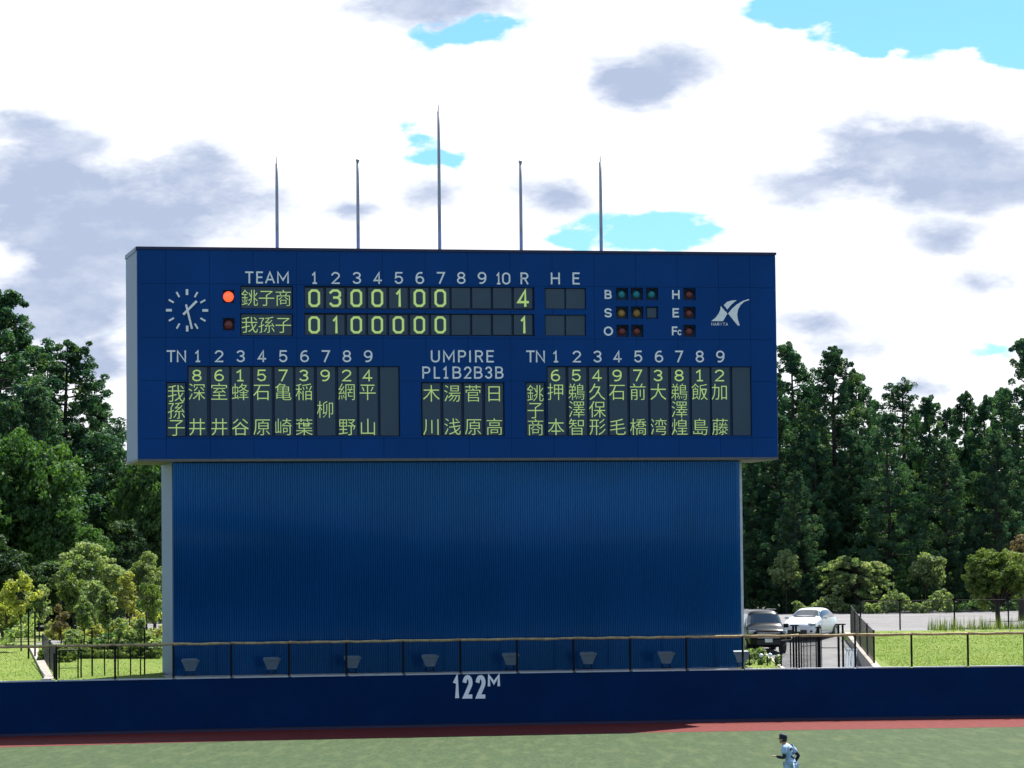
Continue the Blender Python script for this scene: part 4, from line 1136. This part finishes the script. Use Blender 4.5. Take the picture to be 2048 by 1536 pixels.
# spreading tree with arching sprays
rnd = random.Random(5); cs = []; rs = []; segs = [([(0, 0, -.2), (.05, 0, 1.2), (0, 0, 2.4)], [.07, .055, .03])]
for k in range(64):
    az = rnd.uniform(0, 6.283); z0 = rnd.uniform(.55, 2.1); L_ = rnd.uniform(1.1, 2.0); lift = rnd.uniform(.25, 1.2); pts = []
    for i in range(9):
        t = i / 8; pts.append((math.cos(az) * L_ * t, math.sin(az) * L_ * t, z0 + lift * 1.7 * t - lift * 1.5 * t * t))
    segs.append((pts, [.02, .018, .016, .014, .012, .010, .009, .008, .006]))
    for p in pts[3:]: cs.append(p); rs.append((.15, .15, .07))
mesh_spray = (leaf_mesh('crown', cs, rs, 26, .13, 5), limb_mesh('trunk', segs))
tree('young_tree', mesh_spray, 'light', 1712, 1112, 238, 2.62, 'wide young tree with arching sprays, middle of the car park edge', 1.0, 'young planted trees')
tree('broadleaf_tree', broad_meshes(213, H=5.2, R=3.0, trunk_h=.16, lobes=46, per=40, size=.17, clump=.27, th=.20, cone=.4, flat=.65, lk=.8), 'mid', 1995, 1084, 179, 5.2, 'rounded dark green tree with a stout trunk at the right edge', 1.0, 'trees inside the car park fence')
tree('young_tree', broad_meshes(211, H=4.6, R=1.3, trunk_h=.3, lobes=16, per=30, size=.18, clump=.26), 'red', 2040, 1062, 200, 4.6, 'tree with rusty red leaves behind the rounded one at the right edge', 1.1, 'trees inside the car park fence')

# hedges and undergrowth
def bush(name, leafm, px0, px1, D, h, label, ly=.9, cat='hedge', size=.14, clump=.22, per=26, dens=1.0, sink=0.0, zf=None):
    a, b = foot(px0, D, zf), foot(px1, D, zf); L_ = (b - a).length
    me = bush_mesh(abs(int(px0)) + 3, L_, ly, h, size=size, per=per, clump=clump, dens=dens)
    o = obj(name, me, LEAF[leafm], None, loc=(a + b) / 2 - Vector((0, 0, sink)), rot=(0, 0, math.atan2(b.y - a.y, b.x - a.x)))
    tag(o, label, cat); return o
bush('hedge', 'dark', 1490, 1590, 240, .95, 'clipped hedge behind the black van', ly=1.2, size=.2, clump=.3, dens=1.6)
bush('hedge', 'light', 1588, 1730, 236, 1.05, 'sunlit light green hedge behind the white car', ly=1.2, size=.2, clump=.3, dens=1.7)
bush('weeds', 'light', 1728, 1905, 234, 1.35, 'tall pale weeds along the far edge of the car park', ly=1.3, size=.18, clump=.2, cat='weeds', dens=.9)
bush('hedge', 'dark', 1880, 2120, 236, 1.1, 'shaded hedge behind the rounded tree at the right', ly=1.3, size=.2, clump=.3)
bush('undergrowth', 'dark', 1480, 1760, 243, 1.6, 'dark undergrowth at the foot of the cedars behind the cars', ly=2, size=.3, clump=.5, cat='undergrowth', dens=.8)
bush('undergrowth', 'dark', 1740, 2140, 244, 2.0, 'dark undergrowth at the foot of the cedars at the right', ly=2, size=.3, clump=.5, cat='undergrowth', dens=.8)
bush('hedge', 'yellow', 236, 330, 214, .75, 'far yellow-green hedge across the road, left of the tower', ly=1.2, size=.2, clump=.28)
bush('hedge', 'light', 60, 240, 216, .9, 'far hedge across the road behind the young trees', ly=1.2, size=.2, clump=.28, dens=.8)
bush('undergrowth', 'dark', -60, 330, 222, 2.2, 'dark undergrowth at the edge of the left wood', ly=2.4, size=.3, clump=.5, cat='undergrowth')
bush('shrub_row', 'yellow', 92, 330, 166, .85, 'row of low yellow-green shrubs on the left verge', ly=1.2, size=.14, clump=.19, dens=1.2, cat='shrubs')
bush('shrub_row', 'broad', 150, 325, 160, .6, 'row of darker low shrubs in front of the yellow-green row', ly=1.4, size=.13, clump=.17, dens=.9, cat='shrubs')
bush('shrubs', 'light', -40, 70, 163, 1.35, 'leafy shrubs under the yellow tree', ly=1.6, size=.16, clump=.24, dens=.6, cat='shrubs')
bush('shrub', 'light', 1491, 1530, 150, .95, 'sunlit shrub beside the tower, in front of the black van', ly=.8, size=.13, clump=.16, cat='shrub', zf=zr)
bush('weeds', 'light', 1492, 1560, 146.4, .32, 'low weeds round the ball-topped stakes', ly=.6, size=.12, clump=.12, dens=.8, cat='weeds', zf=zr)

for (px0, px1, D, h, lf, lab, cl) in ((96, 180, 171, .8, 'light', 'tangle of light green shrubs behind the reddish young tree', .24), (175, 250, 174, .85, 'mid', 'low olive shrubs behind the leafy young tree', .26), (246, 334, 176, .8, 'light', 'light green thicket beside the tower foot', .26),
        (-50, 60, 172, 2.3, 'mid', 'high shrubs behind the yellow tree at the left edge', .28), (80, 150, 150, .55, 'mid', 'low tufts at the foot of the left kerb', .16), (128, 322, 153, .5, 'mid', 'low green tufts on the verge in front of the tower side', .13), (135, 322, 160, .75, 'light', 'ragged pale shrubs in the middle of the left verge', .15)):
    bush('shrubs', lf, px0, px1, D, h, lab, ly=1.8, size=.16, clump=cl * .85, dens=.9, cat='shrubs')
for k, (px, ty, D, lf) in enumerate(((78, 1150, 168, 'light'), (146, 1128, 172, 'mid'), (188, 1140, 170, 'light'), (262, 1120, 172, 'yellow'), (305, 1150, 168, 'mid'), (12, 1170, 165, 'yellow'))):
    sapling(300 + k, lf, px, ty, D, ('light green young tree between the yellow and the reddish one', 'olive young tree behind the reddish one', 'light bushy young tree behind the slender pair', 'yellowish young tree in front of the shaded wood', 'olive young tree next to the tower edge', 'second yellow-leaved tree, cut by the left edge')[k], R=.95, H=3.6, lobes=16, dens=.7, trunk_h=.22)
# loose grass blades over the banks
def blades(name, label, regions, n, seed, hmin, hmax, leafm):
    rng = np.random.default_rng(seed); V = []
    for (x0, x1, r0, r1, k, zf) in regions:
        m = int(n * k); x = rng.uniform(x0, x1, m); r = r0 + (r1 - r0) * rng.uniform(0, 1, m) ** 1.3
        dx = x - HOME.x; y = HOME.y + np.sqrt(np.maximum(0, r * r - dx * dx)); z = np.array([zf(q) for q in r])
        V.append(np.stack([x, y, z], 1))
    P = np.concatenate(V); m = len(P); az = rng.uniform(0, 6.28, m); h = rng.uniform(hmin, hmax, m); w = .012 + .012 * rng.random(m)
    v = np.empty((m, 3, 3)); s = np.stack([np.cos(az), np.sin(az), 0 * az], 1) * w[:, None]
    v[:, 0] = P - s; v[:, 1] = P + s; v[:, 2] = P + np.stack([rng.normal(0, .03, m), rng.normal(0, .03, m), h], 1)
    me = bpy.data.meshes.new(name); me.vertices.add(m * 3); me.vertices.foreach_set('co', v.reshape(-1).astype(np.float32))
    me.loops.add(m * 3); me.loops.foreach_set('vertex_index', np.arange(m * 3, dtype=np.int32))
    me.polygons.add(m); me.polygons.foreach_set('loop_start', np.arange(0, m * 3, 3, dtype=np.int32))
    try: me.polygons.foreach_set('loop_total', np.full(m, 3, dtype=np.int32))
    except Exception: pass
    at = me.attributes.new('tint', 'FLOAT', 'FACE'); at.data.foreach_set('value', rng.random(m).astype(np.float32)); me.update(calc_edges=True)
    o = obj(name, me, LEAF[leafm]); tag(o, label, 'grass', kind='stuff')
blades('tall_weeds', 'tall thin weeds along the car park fence at the right', [(19.8, 21.4, 151.5, 154, .3, zr), (21.6, 26.5, 151.8, 155, .7, zr)], 750, 8, .15, .8, 'mid')
blades('grass_blades', 'short grass standing on the banks behind the wall', [(-26, 10.4, 122.4, 150, .5, zr), (15, 30, 122.4, 151, .5, zr)], 60000, 3, .02, .055, 'blade')

# ------------------------------------------------------------------ cars
def make_car(spec, paint, label, px, D, rz, dz=0.0):
    st = spec['st']; ring_n = 8; vs = []; fs = []; ms = []
    for (x, zb, belt, top, w, rw) in st:
        half = [(0, zb), (w * .84, zb), (w * .97, zb + .10), (w, zb + (belt - zb) * .55), (w * .975, belt), (rw, top - .045), (rw * .62, top), (0, top + .012)]
        ring = [(x, -y, z) for y, z in half] + [(x, y, z) for y, z in half[-2:0:-1]]
        vs += ring
    R_ = 14
    for i in range(len(st) - 1):
        for k in range(R_):
            k2 = (k + 1) % R_; a = i * R_
            fs.append((a + k, a + R_ + k, a + R_ + k2, a + k2))
            seg = k if k < 7 else 13 - k      # 0..6 bottom to roof
            m = 0
            if seg == 4 and i in spec['side']: m = 1
            if seg in (5, 6) and i in spec['screen']: m = 2
            if seg in (5, 6) and i in spec['rear']: m = 3
            ms.append(m)
    fs.append(tuple(range(R_))); ms.append(0); fs.append(tuple((len(st) - 1) * R_ + k for k in range(R_))[::-1]); ms.append(0)
    me = bpy.data.meshes.new('body'); me.from_pydata(vs, [], fs); me.polygons.foreach_set('material_index', ms); me.update()
    for q in range(4): me.materials.append(M['glass'] if q else M[paint])
    tmp = bpy.data.objects.new('tmp', me); C.objects.link(tmp); md = tmp.modifiers.new('s', 'SUBSURF'); md.levels = 2; md.render_levels = 2
    bpy.context.view_layer.update(); full = bpy.data.meshes.new_from_object(tmp.evaluated_get(bpy.context.evaluated_depsgraph_get())); bpy.data.objects.remove(tmp)
    p = foot(px, D, z_path if D < 175 else None); e = empty('parked_car', p + Vector((0, 0, dz)), rz); tag(e, label, 'car', 'parked cars')
    for q, nm in enumerate(('body', 'side_window', 'windscreen', 'rear_window')):
        bm = bmesh.new(); bm.from_mesh(full)
        bmesh.ops.delete(bm, geom=[f for f in bm.faces if f.material_index != q], context='FACES')
        if nm == 'side_window':
            for sg in (-1, 1):
                b2 = bm.copy(); bmesh.ops.delete(b2, geom=[f for f in b2.faces if f.calc_center_median().y * sg < 0], context='FACES')
                m_ = bpy.data.meshes.new(nm); b2.to_mesh(m_); b2.free(); m_.materials.clear(); o = obj(nm, m_, M['glass'], e, smooth=True)
            bm.free(); continue
        m_ = bpy.data.meshes.new(nm); bm.to_mesh(m_); bm.free(); m_.materials.clear()
        for f in m_.polygons: f.material_index = 0
        obj(nm, m_, M[paint] if q == 0 else M['glass'], e, smooth=True)
    W = spec['W'] / 2; wr = spec['wr']
    for wx in spec['axles']:
        for sg in (-1, 1):
            mb = MB(); mb.tube([(wx, sg * (W - .24), wr), (wx, sg * (W - .0), wr)], wr + .055, 20); mb.build('wheel_arch', M['grille'], e)
            mb = MB(); mb.tube([(wx, sg * (W - .2), wr), (wx, sg * (W - .03), wr), (wx, sg * (W + .012), wr)], [wr, wr, wr * .9], 20); wh = mb.build('tyre', M['tyre'], e)
            mb = MB(); mb.tube([(wx, sg * (W + .0), wr), (wx, sg * (W + .022), wr)], wr * .62, 14)
            mb.build('rim', M['rim'], wh)
    for nm, m_, boxes in spec['bits']:
        for (c, h, ang) in boxes:
            for sg in ((-1, 1) if c[1] else (1,)):
                mb = MB(); ca, sa = math.cos(ang * sg), math.sin(ang * sg)
                mb.obox((0, 0, 0), (h[0] * ca, h[0] * sa, 0), (-h[1] * sa, h[1] * ca, 0), (0, 0, h[2]))
                me_ = mb.mesh(nm); o = obj(nm, me_, M[m_], e, loc=(c[0], c[1] * sg, c[2]))
                bv = o.modifiers.new('b', 'BEVEL'); bv.width = min(h) * .5; bv.segments = 2
    return e
hatch = dict(W=1.69, wr=.30, axles=(1.28, -1.27),
    st=[(2.02, .34, .52, .60, .50, .42), (1.98, .24, .56, .68, .70, .58), (1.80, .20, .64, .77, .80, .70), (1.35, .19, .80, .91, .83, .76), (.92, .19, .90, 1.00, .84, .76), (.86, .19, .905, 1.02, .84, .75),
        (.16, .19, .93, 1.385, .84, .58), (.06, .19, .93, 1.415, .845, .57), (-.55, .19, .95, 1.45, .845, .57), (-1.15, .19, .97, 1.41, .84, .55), (-1.38, .19, .99, 1.37, .83, .54), (-1.80, .22, 1.0, 1.12, .80, .52),
        (-1.90, .28, .92, 1.02, .74, .55), (-1.98, .36, .70, .80, .60, .50)],
    side=(5, 6, 7, 8, 9), screen=(5,), rear=(10,),
    bits=[('headlight', 'lens', [((1.80, .64, .66), (.16, .11, .075), -.55)]), ('grille', 'grille', [((2.0, 0, .33), (.05, .46, .10), 0)]), ('number_plate', 'plate_w', [((2.055, 0, .44), (.01, .165, .08), 0)]),
          ('fog_light', 'grille', [((1.93, .62, .36), (.05, .09, .05), -.4)]), ('mirror', 'car_white', [((.62, .93, .98), (.06, .10, .065), 0)]), ('wiper', 'grille', [((.84, .25, 1.06), (.03, .28, .008), .1)])])
van = dict(W=1.73, wr=.32, axles=(1.45, -1.35),
    st=[(2.33, .36, .66, .80, .60, .52), (2.28, .24, .74, .90, .78, .70), (2.10, .20, .86, 1.02, .84, .76), (1.65, .19, .98, 1.12, .86, .78), (1.52, .19, 1.0, 1.16, .865, .78),
        (.95, .19, 1.05, 1.73, .865, .68), (.80, .19, 1.05, 1.79, .865, .68), (-.2, .19, 1.05, 1.84, .865, .69), (-1.5, .19, 1.05, 1.83, .865, .69), (-2.1, .19, 1.05, 1.78, .86, .68), (-2.28, .22, 1.02, 1.35, .84, .72), (-2.34, .34, .85, 1.0, .78, .70)],
    side=(4, 5, 6, 7, 8), screen=(4,), rear=(9,),
    bits=[('headlight', 'lens', [((2.14, .66, .86), (.12, .16, .075), -.45)]), ('grille', 'chrome', [((2.31, 0, .72), (.03, .50, .02), 0), ((2.31, 0, .82), (.03, .50, .018), 0), ((2.33, 0, .62), (.03, .50, .018), 0)]), ('lower_grille', 'grille', [((2.31, 0, .42), (.04, .52, .11), 0)]),
          ('number_plate', 'plate_w', [((2.36, 0, .50), (.01, .165, .08), 0)]), ('mirror', 'car_black', [((1.05, .98, 1.12), (.06, .11, .09), 0)]), ('roof_rail', 'chrome', [((-.6, .60, 1.84), (1.3, .012, .012), 0)])])
make_car(hatch, 'car_white', 'white hatchback parked facing the field, beside the black van', 1621, 169.0, math.radians(-90 - 22))
make_car(van, 'car_black', 'black minivan half hidden behind the right side of the tower', 1521, 160.0, math.radians(-90 + 5))

# ------------------------------------------------------------------ outfielder
def skinned(name, pts, edges, radii, m, parent, root=0, sub=2, flatx=None):
    me = bpy.data.meshes.new(name); me.from_pydata([tuple(p) for p in pts], edges, []); me.update()
    tmp = bpy.data.objects.new('tmp', me); C.objects.link(tmp)
    md = tmp.modifiers.new('sk', 'SKIN'); md.use_smooth_shade = True
    for i, r in enumerate(radii):
        sv = me.skin_vertices[0].data[i]; sv.radius = r if isinstance(r, tuple) else (r, r); sv.use_root = (i == root)
    sb = tmp.modifiers.new('s', 'SUBSURF'); sb.levels = sub; sb.render_levels = sub
    bpy.context.view_layer.update()
    out = bpy.data.meshes.new_from_object(tmp.evaluated_get(bpy.context.evaluated_depsgraph_get())); bpy.data.objects.remove(tmp)
    out.name = name
    return obj(name, out, m, parent, smooth=True)
pf = at_depth(1579, 1591, 92.5)
fielder = empty('person', (pf.x, pf.y, 0.006), math.radians(152))
tag(fielder, 'outfielder in white uniform and navy cap, back turned, left forearm held out', 'person')
# +x forward, +y his left, z up
J = dict(pelvis=(-.06, 0, .83), waist=(-.04, 0, .96), chest=(.03, 0, 1.17), neckb=(.08, 0, 1.31), neck=(.12, 0, 1.37), head=(.15, 0, 1.47), crown=(.14, 0, 1.56),
         ls=(.05, .18, 1.27), le=(.02, .26, 1.02), lw=(.26, .22, 1.05), rs=(.04, -.18, 1.27), re=(-.16, -.27, 1.06), rw=(-.02, -.25, .86),
         lh=(-.05, .10, .80), lk=(.12, .15, .46), la=(-.02, .17, .09), lt=(.15, .19, .035), rh=(-.05, -.10, .80), rk=(.10, -.16, .46), ra=(-.06, -.19, .09), rt=(.11, -.22, .035))
def body_graph(keys, edges): 
    idx = {k: i for i, k in enumerate(keys)}; return [J[k] for k in keys], [(idx[a], idx[b]) for a, b in edges]
keys = list(J)
rad = dict(pelvis=(.13, .115), waist=(.12, .10), chest=(.15, .11), neckb=(.08, .07), neck=.052, head=(.085, .075), crown=(.07, .065), ls=.062, le=.042, lw=.028, rs=.062, re=.042, rw=.028,
           lh=.088, lk=.058, la=.038, lt=.035, rh=.088, rk=.058, ra=.038, rt=.035)
pts, ed = body_graph(keys, [('pelvis', 'waist'), ('waist', 'chest'), ('chest', 'neckb'), ('neckb', 'neck'), ('neck', 'head'), ('head', 'crown'), ('neckb', 'ls'), ('ls', 'le'), ('le', 'lw'), ('neckb', 'rs'), ('rs', 're'), ('re', 'rw'),
     ('pelvis', 'lh'), ('lh', 'lk'), ('lk', 'la'), ('la', 'lt'), ('pelvis', 'rh'), ('rh', 'rk'), ('rk', 'ra'), ('ra', 'rt')])
body = skinned('body', pts, ed, [rad[k] for k in keys], M['skin'], fielder)
ks = ['pelvis', 'waist', 'chest', 'neckb', 'ls', 'rs']
J2 = dict(J); J['lsl'] = tuple(Vector(J['ls']).lerp(Vector(J['le']), .72)); J['rsl'] = tuple(Vector(J['rs']).lerp(Vector(J['re']), .72))
ks = ['waist', 'pelvis', 'chest', 'neckb', 'ls', 'lsl', 'rs', 'rsl']
pts, ed = body_graph(ks, [('waist', 'pelvis'), ('waist', 'chest'), ('chest', 'neckb'), ('neckb', 'ls'), ('ls', 'lsl'), ('neckb', 'rs'), ('rs', 'rsl')])
jersey = skinned('jersey', pts, ed, [(.150, .128), (.150, .130), (.185, .140), (.098, .085), .088, .080, .088, .080], M['uniform'], fielder)
for a, b in (('ls', 'le'), ('rs', 're')):
    w_ = 'lw' if a == 'ls' else 'rw'
    e_ = J[b]; m1 = tuple(Vector(J[a]).lerp(Vector(e_), .55)); en = tuple(Vector(e_).lerp(Vector(J[w_]), .95))
    skinned('undershirt_sleeve', [m1, e_, en], [(0, 1), (1, 2)], [.055, .052, .036], M['navy'], fielder, root=0)
ks = ['pelvis', 'lh', 'lk', 'la', 'rh', 'rk', 'ra']
pts, ed = body_graph(ks, [('pelvis', 'lh'), ('lh', 'lk'), ('lk', 'la'), ('pelvis', 'rh'), ('rh', 'rk'), ('rk', 'ra')])
skinned('trousers', pts, ed, [(.150, .132), .110, .085, .060, .110, .085, .060], M['uniform'], fielder)
mb = MB(); P_ = Vector(J['waist']) + Vector((-.01, 0, -.075))
for k in range(24):
    a, b = 2 * math.pi * k / 24, 2 * math.pi * (k + 1) / 24
    mb.add([P_ + Vector((math.cos(a) * .135, math.sin(a) * .157, -.02)), P_ + Vector((math.cos(b) * .135, math.sin(b) * .157, -.02)), P_ + Vector((math.cos(b) * .135, math.sin(b) * .157, .02)), P_ + Vector((math.cos(a) * .135, math.sin(a) * .157, .02))], [(0, 1, 2, 3)])
mb.build('belt', M['navy'], fielder, smooth=True)
for s in ('l', 'r'):
    a, t = Vector(J[s + 'a']), Vector(J[s + 't']); skinned('shoe', [a + Vector((-.04, 0, -.04)), a + Vector((0, 0, -.035)), t + Vector((.03, 0, .005))], [(0, 1), (1, 2)], [.045, .05, .042], M['black'], fielder)
# hands: palm and five fingers each
def hand(wr, direction, upv, side, m, name='hand', sc=1.0):
    wr = Vector(wr); d = Vector(direction).normalized(); u = Vector(upv).normalized(); s_ = d.cross(u).normalized() * side
    e = obj(name, bpy.data.meshes.new('x'), m, fielder)
    bpy.data.objects.remove(e)
    pts = [wr, wr + d * .05 * sc, wr + d * .09 * sc]; ed = [(0, 1), (1, 2)]; rr = [.024, (.038, .018), (.040, .016)]
    pal = skinned(name, pts, ed, rr, m, fielder, sub=1)
    for k, (off, ln) in enumerate(((-.030, .070), (-.010, .080), (.010, .076), (.030, .060))):
        b = wr + d * .085 * sc + s_ * off; c = b + d * ln * .5 - u * .006; t = b + d * ln - u * (.022 + .004 * k)
        skinned('finger', [b, c, t], [(0, 1), (1, 2)], [.0095, .009, .0075], m, pal, sub=1)
    b = wr + d * .03 - s_ * .03; skinned('thumb', [b, b + d * .035 - s_ * .028 - u * .004, b + d * .065 - s_ * .030 - u * .012], [(0, 1), (1, 2)], [.012, .011, .009], m, pal, sub=1)
lw = Vector(J['lw']); hand(lw, (lw - Vector(J['le'])) + Vector((0, 0, .03)), (0, 0, 1), 1, M['skin'])
rw = Vector(J['rw']); hand(rw, rw - Vector(J['re']), (1, 0, .3), -1, M['skin'])
# face and cap
hc = Vector((.155, 0, 1.475))
mb = MB(); mb.sphere(hc, .092, 18, 12, (1.02, .82, 1.12)); mb.sphere(hc + Vector((.092, 0, -.012)), .018, 8, 6, (1, .7, 1.2)); mb.sphere(hc + Vector((.070, 0, -.075)), .034, 10, 6, (1, .9, .7))
head = mb.build('head', M['skin'], fielder, smooth=True)
for sg in (-1, 1):
    mb = MB(); mb.sphere(hc + Vector((-.005, sg * .076, -.01)), .024, 8, 6, (.8, .4, 1.3)); mb.build('ear', M['skin'], head, smooth=True)
    mb = MB(); mb.sphere(hc + Vector((.083, sg * .03, .008)), .009, 8, 6); mb.build('eye', M['grille'], head, smooth=True)
mb = MB(); mb.sphere(hc + Vector((.086, 0, -.052)), .016, 8, 4, (.4, 1.3, .35)); mb.build('mouth', M['leather'], head)
mb = MB(); mb.sphere(hc + Vector((-.022, 0, .002)), .094, 14, 10, (.88, .90, 1.02)); mb.build('hair', M['grille'], fielder, smooth=True)
mb = MB(); n = 18
rings = [(.100, .02), (.104, .055), (.100, .10), (.080, .135), (.03, .148)]
vs = []; fs = []
for rr_, z in rings:
    for k in range(n):
        a = 2 * math.pi * k / n; vs.append((hc.x - .004 + math.cos(a) * rr_ * 1.04, math.sin(a) * rr_ * .92, hc.z + z - .02 * math.cos(a) * (z < .03) + .012 * math.cos(a)))
for i in range(4):
    for k in range(n): fs.append((i * n + k, i * n + (k + 1) % n, (i + 1) * n + (k + 1) % n, (i + 1) * n + k))
fs.append(tuple(4 * n + k for k in range(n))); mb.add(vs, fs); cap_ = mb.build('cap', M['navy'], fielder, smooth=True)
mb = MB(); vs = []; fs = []
for k in range(9):
    a = math.radians(-55 + 110 * k / 8); b0 = (hc.x + .09 * math.cos(a), .085 * math.sin(a)); b1 = (hc.x + .09 * math.cos(a) + .075 * max(.2, math.cos(a)), .085 * math.sin(a) * .95)
    vs += [(*b0, hc.z + .036), (*b1, hc.z + .026), (*b0, hc.z + .028), (*b1, hc.z + .018)]
for k in range(8): o = 4 * k; fs += [(o, o + 4, o + 5, o + 1), (o + 2, o + 3, o + 7, o + 6), (o + 1, o + 5, o + 7, o + 3)]
mb.add(vs, fs); mb.build('visor', M['navy'], cap_)
# number on the back, following the jersey
mb = stroke_mesh('back_number', glyph('3', w=.62, n=8), .22, flat=.02)
me = mb.mesh('back_number')
me.transform(Matrix.Translation((-.135, 0, 1.01)) @ Matrix.Rotation(math.radians(16), 4, 'Y') @ Matrix.Rotation(math.radians(-90), 4, 'Z') @ Matrix.Translation((-.085, 0, 0)) @ Matrix.Scale(.25, 4))
bm = bmesh.new(); bm.from_mesh(me); bmesh.ops.subdivide_edges(bm, edges=bm.edges, cuts=2, use_grid_fill=True); bm.to_mesh(me); bm.free()
num = obj('back_number', me, M['navy'], fielder)
bpy.context.view_layer.update()
from mathutils.bvhtree import BVHTree
jm = jersey.data; bv = BVHTree.FromPolygons([v.co for v in jm.vertices], [tuple(p.vertices) for p in jm.polygons])
for v in me.vertices:
    h = bv.ray_cast(Vector((-.6, v.co.y, v.co.z)), Vector((1, 0, 0)))
    if h[0] is not None: v.co.x = h[0].x - .006
me.update()
